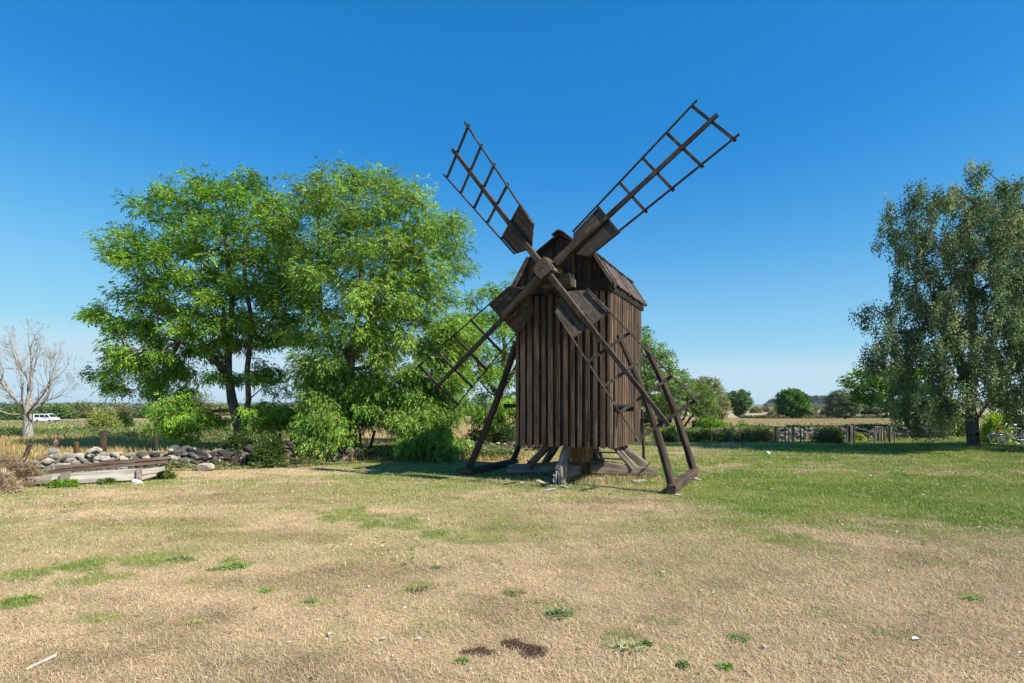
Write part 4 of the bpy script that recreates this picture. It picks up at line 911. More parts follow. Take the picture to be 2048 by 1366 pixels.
    L_ = [((-40, 838), 110, 30, BG, 'dark green thicket at the far left edge of the field'), ((30, 840), 90, 32, BG, 'green thicket showing through the dead tree branches'), ((110, 838), 90, 30, BG, 'green thicket just above the white van roof'),
          ((165, 836), 80, 34, BO, 'olive thicket right of the white van'), ((200, 834), 60, 30, BO, 'taller olive thicket above the yellow-green meadow bush'), ((240, 833), 60, 26, BBr, 'brownish thicket left of the lone far tree'), ((290, 836), 44, 27, [(.07, .12, .05), (.09, .14, .06)], 'lone grey-green far tree under the hanging ash branch'),
          ((335, 833), 60, 22, BBr, 'brown thicket right of the lone far tree'), ((430, 832), 100, 26, BO, 'far olive thicket seen left of the tall ash trunk'), ((520, 832), 90, 24, BG, 'far green thicket seen right of the tall ash trunk'), ((610, 832), 90, 22, BO, 'far olive thicket in the gap between the ashes'), ((700, 832), 100, 22, BG, 'far thicket behind the wide ash trunk'), ((800, 832), 110, 24, BBr, 'far brown thicket under the wide ash crown'), ((900, 832), 110, 24, BG, 'far green thicket left of the mill sails tip')]
    for b_, w_, h_, c_, l_ in L_: pbush('thicket', l_, b_, w_, h_ * .82, np.array(c_) * 1.15, n=90, per=44, L=.75, w=.5, group='thickets along the left horizon', cat='thicket')
    R_ = [((1562, 826), 44, 14, BO, 'low olive thicket left of the neat round tree'), ((1548, 833), 22, 9, BBr, 'small pale bush in the straw left of the round tree'), ((1530, 824), 22, 9, BBr, 'brown thicket nearest the sea strip'), ((1622, 834), 24, 16, BO, 'pale bush touching the round tree on its right'), ((1650, 832), 16, 12, BBr, 'straw-coloured bush before the layered hawthorn'), ((1512, 826), 26, 11, BO, 'low thicket right of the twin-crowned tree'), ((1632, 820), 40, 6, BBr, 'thin brown thicket below the distant wood')]
    for b_, w_, h_, c_, l_ in R_: pbush('thicket', l_, b_, w_, h_, c_, n=60, per=36, L=.6, w=.35, group='thickets in the right-hand field', cat='thicket')
shrubs()
def undergrowth():
    """stuff: hedge-foot vegetation, tall grass, the far wood"""
    def band(name, label, poly_fn, n, L, w, cols, hmax, mat='leaf'):
        x, y, h = poly_fn(n); z = terrain(x, y) + h
        c = np.array(cols)[rng.integers(0, len(cols), n)] * rng.uniform(.9, 2.1, (n, 1)); d = rng.normal(size=(n, 3)); d[:, 2] = np.abs(d[:, 2]) * .6
        o = leafmesh(name, [leaves(np.stack([x, y, z], 1), d, L * rng.uniform(.6, 1.4, n), w * rng.uniform(.6, 1.4, n), c)], M[mat]); return tag(o, label, 'undergrowth', kind='stuff')
    def b1(n):
        y = rng.uniform(29.5, 33, n); px = rng.uniform(1470, 1905, n); x = (px - 1024) / F * y; top = .30 + .40 * fbm(x * .8, y * 0 + 3, 3); return x, y, rng.random(n) ** .7 * top * (.6 + .4 * fbm(x * 2, y, 2))
    band('undergrowth', 'dark green hedge-foot growth behind the garden wall', b1, 26000, .16, .07, BG + BD, 1)
    def b2(n):
        y = rng.uniform(26.6, 30, n); px = rng.uniform(1318, 1556, n); x = (px - 1024) / F * y; top = .25 + .4 * fbm(x * .9, y * .3, 3); return x, y, rng.random(n) ** .7 * top
    band('undergrowth', 'mixed garden greenery between the shrubs and stakes', b2, 22000, .12, .05, BG + BO, 1)
    def b3(n):
        y = rng.uniform(17, 18.5, n); px = rng.uniform(560, 1030, n); x = (px - 1024) / F * y; top = .18 + .35 * fbm(x * .9, y * .3, 3); return x, y, rng.random(n) ** .7 * top
    band('undergrowth', 'shaded weeds behind the stone wall under the ashes', b3, 12000, .08, .035, BD + BO, 1)
    def b6(n):
        w_ = [G(40, 950), G(140, 944), G(330, 942), G(430, 939), G(520, 936), G(610, 933), G(700, 927), G(800, 921), G(920, 913), G(1050, 905)]; i = rng.integers(0, len(w_) - 1, n); f = rng.random(n)
        A = np.array([tuple(q) for q in w_]); p = A[i] + (A[i + 1] - A[i]) * f[:, None]; x = p[:, 0] + rng.normal(0, .10, n); y = p[:, 1] + np.abs(rng.normal(0, .12, n)) - .16; return x, y, rng.random(n) ** .8 * (.03 + .24 * sst(.42, .7, fbm(x * 1.3, y * 1.3, 3)))
    band('undergrowth', 'weeds and dry stems growing along the foot of the stone wall', b6, 8000, .06, .02, [(.10, .15, .04), (.14, .18, .05), (.30, .24, .12), (.07, .10, .03)], 1)
    n = 5200; a_ = rng.uniform(0, 6.28, n); r_ = np.abs(rng.normal(0, .8, n)) + .2; x = 1.9 + r_ * 1.1 * np.cos(a_); y = 12.75 + r_ * .55 * np.sin(a_); c = np.where(rng.random((n, 1)) < .7, np.array((.55, .42, .22)), np.array((.18, .24, .06))) * rng.uniform(.6, 1.2, (n, 1))
    emit_blades('dry_tufts', [blades(np.stack([x, y, terrain(x, y)], 1), rng.uniform(.06, .2, n), rng.uniform(.004, .008, n), rng.uniform(.1, .9, n), c)], 'uncut golden grass round the foot of the mill post', 'grass')
    def b4(n):
        y = 98 + rng.uniform(0, 22, n); px = rng.uniform(1480, 2300, n); x = (px - 1024) / F * y; y = y * 0 + 119 + rng.uniform(-1.5, 1.5, n); x = (px - 1024) / F * y; return x, y, rng.random(n) * (.12 + .6 * fbm(x * .3, y * 0, 3))
    band('undergrowth', 'dark weedy strip along the far field boundary', b4, 14000, .45, .2, [(.10, .10, .05), (.16, .13, .07), (.07, .09, .04)], 1)
    def b5(n):
        y = rng.uniform(26, 31, n); r = rng.uniform(-1.3, -.36, n); x = r * y; top = .12 + .50 * fbm(x * .5, y * .4, 3); return x, y, rng.random(n) ** .9 * top
    band('undergrowth', 'dark nettles and docks crossing the field behind the golden grass', b5, 24000, .16, .05, [(.10, .14, .04), (.13, .17, .05), (.18, .15, .08), (.09, .12, .035)], 1)
    # golden grass behind the wall
    n = 60000; y = rng.uniform(16.6, 26.5, n); r = rng.uniform(-1.25, -.42, n); x = r * y
    dens = np.where(r > -.68, .22, 1.0) * np.where(y > 22, .6, 1); k = rng.random(n) < dens; x = x[k]; y = y[k]; n = len(x)
    h = rng.uniform(.22, .5, n) * (.6 + .6 * fbm(x * .6, y * .6, 2)); c = np.array([(.55, .40, .17)]) * rng.uniform(.6, 1.2, (n, 1)); gk = rng.random(n) < .2; c[gk] = np.array((.20, .24, .07)) * rng.uniform(.7, 1.2, (gk.sum(), 1))
    emit_blades('tall_grass', [blades(np.stack([x, y, terrain(x, y)], 1), h, rng.uniform(.01, .02, n), rng.uniform(.05, .5, n), c)], 'golden tall dry grass growing behind the stone wall', 'grass')
    n = 40000; y = rng.uniform(16.8, 27, n); r = rng.uniform(-.5, .02, n); x = r * y; h = rng.uniform(.08, .25, n); c = gcol(x, y) * rng.uniform(.7, 1.4, (n, 1))
    emit_blades('field_grass', [blades(np.stack([x, y, terrain(x, y)], 1), h, rng.uniform(.012, .022, n), rng.uniform(.1, .8, n), c)], 'mixed tan and green field grass behind the wall under the ashes', 'grass')
    # garden lawn and field texture to the right
    n = 60000; y = 27 * (60 / 27) ** rng.random(n); r = rng.uniform(.2, 1.3, n); x = r * y; h = rng.uniform(.08, .2, n) * (y / 35); c = gcol(x, y) * rng.uniform(.65, 1.35, (n, 1))
    emit_blades('field_grass', [blades(np.stack([x, y, terrain(x, y)], 1), h, rng.uniform(.02, .04, n) * (y / 30), rng.uniform(.1, .9, n), c)], 'yellowing field grass beyond the garden wall', 'grass')
    n = 60000; y = 31 * (150 / 31) ** rng.random(n); r = rng.uniform(-1.3, -.1, n); x = r * y; h = rng.uniform(.10, .25, n) * (y / 45); c = gcol(x, y) * rng.uniform(.65, 1.35, (n, 1))
    emit_blades('field_grass', [blades(np.stack([x, y, terrain(x, y)], 1), h, rng.uniform(.03, .05, n) * (y / 40), rng.uniform(.1, .9, n), c)], 'green meadow grass stretching away on the left', 'grass')
    # distant wood and sea
    def fw(n):
        px = rng.uniform(1532, 1700, n); y = rng.uniform(900, 960, n); x = (px - 1024) / F * y
        env = 12.5 * sst(1530, 1545, px) * (.75 + .25 * sst(1570, 1600, px)) * (.75 + .5 * fbm(x * .02, y * 0, 4)); return x, y, rng.random(n) ** .8 * env
    o = band('distant_forest', 'dark blue-green wood on the horizon behind the round tree', fw, 26000, 4.2, 3., [(.035, .06, .04), (.05, .075, .05)], 12); o['category'] = 'forest'
    def fw2(n):
        px = rng.uniform(-900, 3000, n); px = np.where((px > 1498) & (px < 1535), px - 300, px); y = rng.uniform(600, 680, n); x = (px - 1024) / F * y; return x, y, rng.random(n) * (1.5 + 4.5 * fbm(x * .012, y * 0, 4))
    o = band('treeline', 'thin grey-green treeline running along the horizon', fw2, 40000, 3, 2., [(.08, .10, .06), (.06, .085, .05), (.12, .12, .07)], 8); o['category'] = 'treeline'
undergrowth()
# ================================================================== STONE WALLS
def stonemat():
    m, t, o = newmat('field_stone'); L = t.links.new
    c = N(t, 'Attribute', attribute_name='Col'); ge = N(t, 'NewGeometry')
    n = N(t, 'TexNoise', Scale=9.0, Detail=7.0, Roughness=.65); L(ge.outputs['Position'], n.inputs['Vector'])
    n2 = N(t, 'TexNoise', Scale=5.0, Detail=6.0, Roughness=.7); mp = N(t, 'Mapping'); mp.inputs['Location'].default_value = (7, 3, 5); L(ge.outputs['Position'], mp.inputs[0]); L(mp.outputs[0], n2.inputs['Vector'])
    cc = mult(t, c.outputs['Color'], ramp(t, [(.3, (.55, .55, .56)), (.7, (1.25, 1.22, 1.18))], n.outputs['Fac']))
    mm = t.nodes.new('ShaderNodeMix'); mm.data_type = 'RGBA'; L(ramp(t, [(.57, (0, 0, 0)), (.64, (1, 1, 1))], n2.outputs['Fac']), mm.inputs[0]); L(cc, mm.inputs[6]); mm.inputs[7].default_value = (.46, .44, .38, 1)
    bs = N(t, 'BsdfDiffuse', Roughness=.9); L(mm.outputs[2], bs.inputs[0])
    bp = N(t, 'Bump', Strength=.9, Distance=.02); L(n.outputs['Fac'], bp.inputs['Height']); L(bp.outputs[0], bs.inputs['Normal']); L(bs.outputs[0], o.inputs[0]); return m
M['stone'] = stonemat()
def ico(sub=2):
    import bmesh
    bm = bmesh.new(); bmesh.ops.create_icosphere(bm, subdivisions=sub, radius=1); V = np.array([v.co for v in bm.verts]); Fc = np.array([[v.index for v in f.verts] for f in bm.faces]); bm.free(); return V, Fc
IV, IF = ico(2)
def rock(c, s, rot=None):
    V = IV.copy(); k = rng.normal(size=(7, 3)); k /= np.linalg.norm(k, axis=1, keepdims=True)
    for q in k:            # facet the ball with a few cutting planes
        h = rng.uniform(.55, .9); d = V @ q; V -= np.outer(np.maximum(d - h, 0), q) * .92
    V = V * (1 + rng.normal(0, .03, (len(V), 1))); V = V * np.array(s); a = rng.uniform(0, 6.28) if rot is None else rot; b = rng.normal(0, .25)
    R1 = np.array([[math.cos(a), -math.sin(a), 0], [math.sin(a), math.cos(a), 0], [0, 0, 1]]); R2 = np.array([[math.cos(b), 0, math.sin(b)], [0, 1, 0], [-math.sin(b), 0, math.cos(b)]])
    return V @ (R1 @ R2).T + np.array(c)
def stonewall(name, label, pts, hfun, size, colfun, thick=.5):
    P_ = [Vector(p) for p in pts]; V = []; Fc = []; Cc = []; n = 0; dist = 0
    for a, b in zip(P_[:-1], P_[1:]):
        d = (b - a); L = d.length; d.normalize(); nr = Vector((-d.y, d.x, 0)); s = 0
        while s < L:
            t = dist + s; h = hfun(t); z = 0; base = a + d * s; zt = float(terrain(base.x, base.y))
            row = 0
            while z < h:
                for lay in (-1, 1):
                    q = size * rng.uniform(.7, 1.25); c = base + d * rng.uniform(-.3, .3) * size + nr * (lay * thick * .28 + rng.uniform(-.05, .05))
                    sx, sy, sz = q * rng.uniform(.55, .8), q * rng.uniform(.45, .65), q * rng.uniform(.34, .5)
                    v = rock((c.x, c.y, zt + z + sz * .7), (sx, sy, sz), math.atan2(d.y, d.x) + rng.normal(0, .35)); V.append(v); Fc.append(IF + n); n += len(v)
                    Cc.append(np.tile(colfun(t) * rng.uniform(.6, 1.3), (len(v), 1)))
                z += size * .52; row += 1
            s += size * .84
        dist += L
    o = mesh_np(name, np.vstack(V), np.vstack(Fc), M['stone'], None, np.vstack(Cc), origin=tuple(P_[0])); return tag(o, label, 'wall')
def walls():
    pts = [G(72, 944), G(140, 940), G(230, 938), G(330, 936), G(430, 933), G(520, 929), G(610, 926), G(700, 921), G(800, 916), G(920, 909), G(1050, 901), G(1100, 899)]
    def h(t): return (.30 + .07 * math.sin(t * 1.3) + rng.uniform(-.06, .12) + (.10 if 2.9 < t < 6 else 0)) * (1 if t < 6 else .85)
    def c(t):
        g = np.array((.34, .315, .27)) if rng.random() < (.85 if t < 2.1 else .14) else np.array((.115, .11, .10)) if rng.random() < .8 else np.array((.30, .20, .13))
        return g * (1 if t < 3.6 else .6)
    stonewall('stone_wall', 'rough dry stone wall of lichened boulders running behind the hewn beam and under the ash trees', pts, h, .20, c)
    pts = [G(1556, 879), G(1640, 878), G(1720, 877), G(1800, 876), G(1890, 877)]
    stonewall('stone_wall', 'low grey dry stone wall at the back of the garden, behind the thin stakes', pts, lambda t: .36 + rng.uniform(-.05, .08), .24, lambda t: np.array((.30, .27, .24)) if rng.random() < (.8 if t < 2.2 else .3) else np.array((.13, .12, .11)))
    # single boulders
    for (px, py, s, colr, l) in [(275, 968, (.14, .10, .06), (.48, .46, .42), 'pale flat stone propping the right end of the hewn beam'), (410, 942, (.26, .16, .15), (.40, .36, .30), 'large pale boulder low in the wall right of the hewn beam'),
            (1092, 972, (.25, .12, .055), (.42, .34, .25), 'flat tan slab lying in front of the splintered ground beam'), (1131, 976, (.12, .05, .03), (.42, .40, .36), 'thin pale stone chip beside the splintered ground beam'), (1095, 981, (.22, .08, .02), (.36, .34, .31), 'flat grey slab sunk in the turf before the ground beam'),
            (1195, 963, (.14, .1, .06), (.38, .33, .24), 'small stone under the middle of the right ground beam'), (1278, 966, (.2, .12, .06), (.40, .37, .32), 'stone under the outer end of the right ground beam'),
            (1355, 991, (.09, .07, .025), (.45, .40, .33), 'flat stone under the near end of the right sill beam'), (1393, 960, (.10, .08, .04), (.40, .37, .33), 'stone under the far end of the right sill beam'), (1535, 908, (.085, .07, .065), (.85, .85, .83), 'small white rounded stone on the open lawn'),
            (1563, 884, (.05, .05, .09), (.85, .85, .85), 'small white object beside the left garden gate post')]:  # last entry: white object of unknown kind, given a rock shape
        g = G(px, py); v = rock((g.x, g.y, g.z + s[2] * .55), s, rng.uniform(-.4, .4)); o = mesh_np('stone', v, IF, M['stone'] if py > 910 or px < 1500 else M['white'], None, np.tile(np.array(colr), (len(v), 1)), origin=tuple(g), smooth=False); tag(o, l, 'stone')
M['white'] = simple('white_surface', (.8, .8, .78), .6, 0, 8, .1)
walls()
# ================================================================== POSTS
def posts():
    def post(base, hpx, wpx, lean, mat, label, name='fence_post', group=None, col=(1, 1, 1), sides=8, cut=True, Y=None):
        g = G(*base) if Y is None else None
        if g is None: X = (base[0] - 1024) / F * Y; g = Vector((X, Y, float(terrain(X, Y))))
        k = g.y / F; m = MB(); top = g + Vector((lean * hpx * k, 0, hpx * k))
        m.beam(g - Vector((0, 0, .08)), top, wpx * k, wpx * k, w1=wpx * k * .92, h1=wpx * k * .92, sides=sides, segs=4, jit=.07, col=col)
        o = m.build(name, M[mat], None, origin=tuple(g)); tag(o, label, 'post', group)
    gp = 'fence posts behind the stone wall'
    post((44, 0), 36, 8, .48, 'fencepost', 'leaning dark fence post rising from the bramble heap', group=gp, Y=16.6, col=(1.2, 1.1, 1))
    post((112, 0), 40, 8, .0, 'post', 'pale pinkish fence post fading into the golden grass', group=gp, Y=19.5, col=(1.6, 1.7, 2.2))
    post((154, 0), 40, 9, -.05, 'post', 'short reddish round fence post above the pale wall stones', group=gp, Y=16.8, col=(.8, .75, .8))
    post((207, 0), 63, 9, .0, 'fencepost', 'tall dark square fence post between the two short ones', group=gp, Y=16.6, sides=None, col=(1, .9, .85))
    post((312, 0), 52, 7, .02, 'fencepost', 'thin dark fence post above the right end of the planks', group=gp, Y=16.9, col=(1, 1, 1))
    post((561, 0), 50, 6, -.02, 'fencepost', 'thin brown fence post right of the tall ash, left one of the pair', group=gp, Y=17.8, col=(1.3, 1.2, 1.1))
    post((583, 0), 50, 6, .0, 'fencepost', 'thin brown fence post nearest the drooping branch, right one of the pair', group=gp, Y=17.8, col=(1.2, 1.1, 1))
    post((722, 0), 50, 6, -.04, 'fencepost', 'shaded upright fence post under the wide ash', group=gp, Y=17.9)
    post((733, 0), 56, 6, .3, 'fencepost', 'shaded fence post leaning right under the wide ash', group=gp, Y=17.9)
    gs = 'thin garden stakes'
    st = [(1423, 30, 3.0, 'thin pale stake in front of the bright rounded bush'), (1459, 30, 2, 'very thin stake right of the bright rounded bush'), (1465, 31, 2, 'very thin stake beside its twin, left of the small bright bush'), (1480, 30, 2, 'very thin stake in front of the small bright bush'),
          (1357, 30, 4, 'grey stake close to the mill prop'), (1571, 33, 3, 'pale stake just right of the left gate post'), (1577, 26, 2.2, 'shorter stake second right of the left gate post'), (1585, 36, 2.6, 'dark-footed stake third right of the left gate post'), (1588, 34, 2.8, 'pale stake touching the dark-footed one'),
          (1601.5, 30, 3, 'stake left of the solitary garden shrub, thicker one of two'), (1608, 28, 2.2, 'stake left of the solitary garden shrub, thinner one of two'), (1632, 30, 2.4, 'stake at the left edge of the solitary garden shrub'), (1694, 36, 3, 'stake left of the thick gate post, outer one'), (1697.5, 36, 3, 'stake touching the thick gate post on its left'),
          (1708, 38, 3.2, 'tall pale stake just right of the thick gate post'), (1738, 22, 2.4, 'short stake right of the yellow-flowered plant'), (1751, 32, 3.2, 'pale leaning stake left of the small green plant'), (1758, 30, 3, 'stake behind the small green plant'), (1764, 28, 2.6, 'stake growing out of the small green plant'), (1770, 26, 3, 'stake left of the right gate post'), (1789, 22, 3, 'stake right of the right gate post')]
    for i, (x, h_, w_, l) in enumerate(st): post((x, 884 + (i % 3)), h_, w_, random.uniform(-.04, .04), 'stake', l, 'garden_stake', gs, col=(1.1, 1.05, 1), sides=6)
    for x, h_, w_, l in [(1552, 32, 5.5, 'square weathered gate post left of the berry-bush gap'), (1701.5, 34, 6.5, 'thick round-topped gate post in the middle of the garden edge'), (1781, 33, 6, 'thick pale gate post at the right end of the stakes')]:
        post((x, 885), h_, w_, 0, 'stake', l, 'gate_post', 'garden gate posts', col=(.8, .78, .72), sides=None)
    # plank edging and a rail in the garden
    a = G(1340, 882); b = G(1440, 883.5); m = MB(); m.beam(a + Vector((0, 0, .03)), b + Vector((0, 0, .03)), .05, .1, segs=4, jit=.05, col=(1.2, 1.1, 1)); tag(m.build('edging_board', M['stake'], None, origin=tuple(a)), 'low pale board edging the garden bed', 'board')
    a = G(1612, 880); b = G(1640, 880); m = MB(); m.beam(a + Vector((0, 0, .33)), b + Vector((0, 0, .30)), .06, .10, segs=3, jit=.05, col=(.9, .9, .95)); m.beam(a + Vector((0.02, 0, 0)), a + Vector((0.02, 0, .3)), .06, .06); m.beam(b + Vector((-.02, 0, 0)), b + Vector((-.02, 0, .28)), .06, .06); tag(m.build('garden_rail', M['stake'], None, origin=tuple(a)), 'low grey rail on two legs left of the solitary shrub', 'rail')
posts()
# ================================================================== HEWN BEAM AND PLANKS
def bench():
    a = G(58, 974); b = G(330, 960); d = (b - a).normalized(); L = (b - a).length; Z = Vector((0, 0, 1)); nr = Vector((d.y, -d.x, 0))
    root = empty('hewn_beam', a, 'long silver-grey hewn beam with a round left end and notches, lying below the stone wall', 'beam')
    m = MB(); m.beam(a + Z * .11, a + d * .40 + Z * .13, .19, .19, w1=.19, h1=.20, sides=10, segs=3, jit=.05, col=(.85, .8, .75), seed=201); m.build('round_end', M['bench'], root)
    m = MB(); m.beam(a + d * .38 + Z * .135, a + d * (L * .82) + Z * .155, .17, .21, w1=.17, h1=.25, segs=7, jit=.05, rnd=.06, col=(1.1, 1.1, 1.1), seed=202)
    m.beam(a + d * (L * .82) + Z * .20, a + d * (L * 1.0) + Z * .26, .16, .13, w1=.12, h1=.09, segs=4, jit=.12, col=(1, .98, .95), seed=203); m.beam(a + d * (L * .80) + Z * .07, a + d * (L * .93) + Z * .13, .16, .12, w1=.1, h1=.06, segs=3, jit=.15, col=(1, .98, .95), seed=204)
    m.build('body', M['bench'], root)
    for t, w, q in ((.255, .16, 205), (.80, .10, 206)):
        m = MB(); c = a + d * (L * t); m.beam(c + nr * .16 + Z * .14, c - nr * .25 + Z * .15, w, .25 if t < .5 else .30, segs=2, jit=.05, rnd=.05, col=(.75, .68, .6), seed=q); m.build('cross_block', M['bench'], root)
    m = MB(); p0 = a + d * .30 - nr * .16 + Z * .275; p1 = a + d * (L * 1.02) - nr * .16 + Z * .40
    m.beam(p0, p1, .20, .07, segs=7, jit=.08, col=(1.0, .95, .9), seed=207); tag(m.build('plank', M['plank'], None, origin=tuple(p0)), 'lower brown plank lying on the hewn beam, split at its right end', 'plank')
    m = MB(); q0 = p0 + d * .10 - nr * .03 + Z * .085; q1 = p1 + d * .06 - nr * .05 + Z * .085
    m.beam(q0, q1, .17, .06, segs=7, jit=.06, col=(.95, .85, .8), seed=208); tag(m.build('plank', M['plank'], None, origin=tuple(q0)), 'upper dark brown plank with a squared left end, topmost on the hewn beam', 'plank')
    s0 = G(10, 968); m = MB(); m.beam(s0 + Z * .02, s0 + Vector((.38, .1, .42)), .02, .015, sides=5, segs=4, jit=.1, w1=.01, h1=.01, col=(1.2, 1, .8)); tag(m.build('dead_branch', M['bench'], None, origin=tuple(s0)), 'pale bare stick leaning on the bramble heap', 'branch')
bench()
# ================================================================== VAN
def van():
    Y = 130.; x0 = (66 - 1024) / F * Y; z = float(terrain(x0, Y)); o3 = np.array((x0, Y, z))
    root = empty('parked_van', tuple(o3), 'white van with a dark windscreen, seen far off behind the dead tree trunk', 'van')
    M['paint'] = simple('white_paint', (.80, .81, .82), .35); M['glass'] = simple('dark_glass', (.02, .025, .03), .08); M['rubber'] = simple('tyre_rubber', (.02, .02, .02), .8); M['plasticd'] = simple('dark_plastic', (.05, .05, .055), .6)
    prof = [(0, .45), (0, 1.75), (.12, 1.98), (2.9, 2.02), (3.3, 1.92), (3.95, 1.20), (4.55, 1.02), (4.72, .8), (4.72, .42), (4.3, .36), (.3, .36)]
    def extr(name, pr, y0, y1, mat, par, inset=0):
        n = len(pr); V = [(x0 + p[0], Y + y0, z + p[1]) for p in pr] + [(x0 + p[0], Y + y1, z + p[1]) for p in pr]
        m = MB(); m.add(V, [tuple(range(n)), tuple(range(2 * n - 1, n - 1, -1))] + [(i, i + n, (i + 1) % n + n, (i + 1) % n) for i in range(n)]); return m.build(name, mat, par)
    b = extr('body', prof, 0, 1.9, M['paint'], root)
    extr('windscreen', [(3.32, 1.86), (3.93, 1.22), (3.97, 1.25), (3.36, 1.90)], .12, 1.78, M['glass'], root)
    for i, (a, c, d_, e) in enumerate([((2.75, 1.18), (3.75, 1.18), (3.25, 1.78), (2.75, 1.82)), ((1.5, 1.2), (2.6, 1.2), (2.6, 1.8), (1.5, 1.8)), ((.35, 1.2), (1.35, 1.2), (1.35, 1.8), (.35, 1.8))]):
        extr('side_window', [a, c, d_, e], -.012, .02, M['glass'], root)
    extr('bumper', [(4.5, .3), (4.82, .3), (4.82, .6), (4.5, .6)], -.02, 1.92, M['plasticd'], root)
    for wx in (.95, 3.75):
        for wy in (.02, 1.66):
            m = MB(); c = Vector((x0 + wx, Y + wy - .05, z + .34)); m.beam(c, c + Vector((0, .24, 0)), .68, .68, up=(0, 0, 1), sides=20); w = m.build('wheel', M['rubber'], root)
            m = MB(); m.beam(c - Vector((0, .01, 0)), c + Vector((0, .02, 0)), .38, .38, up=(0, 0, 1), sides=16); m.build('hub_cap', M['iron'], w)
    m = MB(); m.beam((x0 + 3.0, Y - .15, z + 1.3), (x0 + 3.0, Y - .15, z + 1.55), .12, .2); m.build('mirror', M['plasticd'], root)
    m = MB(); m.beam((x0 + 4.6, Y + .15, z + .85), (x0 + 4.74, Y + .15, z + .85), .3, .16); m.build('headlight', M['glass'], root)
van()
# ================================================================== BICYCLES
def bikes():
    M['tyre'] = simple('bicycle_tyre', (.03, .03, .03), .8); M['chrome'] = simple('bright_metal', (.34, .35, .36), .35, .7); M['silver'] = simple('silver_frame', (.45, .45, .44), .35, .3); M['redf'] = simple('dark_red_frame', (.16, .02, .015), .4); M['saddle'] = simple('black_saddle', (.02, .02, .02), .6)
    def ring(c, R, r, mat, name, par, tilt, sides=8, n=36):
        V = []; ax = Vector((math.cos(tilt), math.sin(tilt), 0)); nn = Vector((-math.sin(tilt), math.cos(tilt), 0))
        for i in range(n):
            a = 2 * math.pi * i / n; rd = ax * math.cos(a) + Vector((0, 0, 1)) * math.sin(a)
            for j in range(sides): b = 2 * math.pi * j / sides; V.append(c + rd * (R + r * math.cos(b)) + nn * (r * math.sin(b)))
        Fc = [(i * sides + j, ((i + 1) % n) * sides + j, ((i + 1) % n) * sides + (j + 1) % sides, i * sides + (j + 1) % sides) for i in range(n) for j in range(sides)]
        m = MB(); m.add(V, Fc); return m.build(name, mat, par, smooth=True)
    def bike(px, py, tilt, fm, label, flip=1):
        g = G(px, py); R = .265; ax = Vector((math.cos(tilt), math.sin(tilt), 0)) * flip; Z = Vector((0, 0, 1)); side = Vector((-ax.y, ax.x, 0)); lean = side * .10
        root = empty('bicycle', g, label, 'bicycle', 'bicycles leaning behind the birch')
        def pt(x, z): return g + ax * x + Z * z + lean * z
        def tube(m, a, b, w=.032): m.beam(a, b, w, w, sides=7)
        f = MB(); bb = pt(.44, .27); st = pt(.28, .72); hd = pt(.86, .74); hl = pt(.90, .60)
        for a, b in ((bb, st), (bb, hl), (st, hd), (hd, hl)): tube(f, a, b, .04)
        for a, b in ((bb, pt(0, R)), (st, pt(0, R))): tube(f, a, b, .024)
        f.build('frame', fm, root)
        m = MB(); tube(m, hl, pt(1.02, R), .03); m.build('fork', fm, root)
        for x in (0, 1.02):
            c = pt(x, R); w = ring(c, R - .018, .02, M['tyre'], 'wheel', root, math.atan2(ax.y, ax.x)); ring(c, R - .045, .012, M['chrome'], 'rim', w, math.atan2(ax.y, ax.x), 6)
            m = MB(); 
            for q in range(14): a = 2 * math.pi * q / 14; m.beam(c, c + (ax * math.cos(a) + Z * math.sin(a)) * (R - .045), .004, .004, sides=3)
            m.beam(c - side * .04, c + side * .04, .045, .045, sides=8); m.build('spokes', M['chrome'], w)
            m = MB(); n = 14; pr = None
            for q in range(n + 1):
                a = math.pi * (.02 + .9 * q / n); p = c + (ax * math.cos(a) + Z * math.sin(a)) * (R + .03)
                if pr is not None: m.beam(pr, p, .05, .008, up=(p - c))
                pr = p
            m.build('mudguard', M['chrome'], root)
        m = MB(); tube(m, st, pt(.26, .84), .026); m.build('seat_post', M['chrome'], root)
        m = MB(); m.beam(pt(.14, .865), pt(.42, .86), .15, .05, w1=.04, h1=.035, rnd=.25, segs=3); m.build('saddle', M['saddle'], root)
        m = MB(); tube(m, hd, pt(.84, .88), .026); tube(m, pt(.84, .88) - side * .24, pt(.84, .88) + side * .24, .024)
        for q in (-1, 1): tube(m, pt(.84, .88) + side * q * .24, pt(.70, .87) + side * q * .26, .03)
        m.build('handlebar', M['chrome'], root)
        m = MB(); m.beam(bb - side * .03, bb - side * .036, .17, .17, sides=16); m.beam(bb - side * .05, bb - side * .05 + ax * .11 - Z * .12, .02, .02); m.beam(bb + side * .05, bb + side * .05 - ax * .11 + Z * .12, .02, .02)
        m.beam(bb - side * .05 + ax * .11 - Z * .12, bb - side * .13 + ax * .11 - Z * .12, .07, .025); m.beam(bb + side * .05 - ax * .11 + Z * .12, bb + side * .13 - ax * .11 + Z * .12, .07, .025); m.build('crank', M['chrome'], root)
        m = MB(); m.beam(pt(-.2, .62), pt(.2, .62), .12, .015); tube(m, pt(-.1, .61), pt(0, R), .014); m.build('luggage_rack', M['chrome'], root)
    bike(2050, 893, 0.10, M['silver'], 'silver bicycle facing left, nearest to the camera, at the right picture edge', -1)
    bike(2034, 889.5, 0.06, M['redf'], 'dark red bicycle half hidden behind the silver one', -1)
bikes()
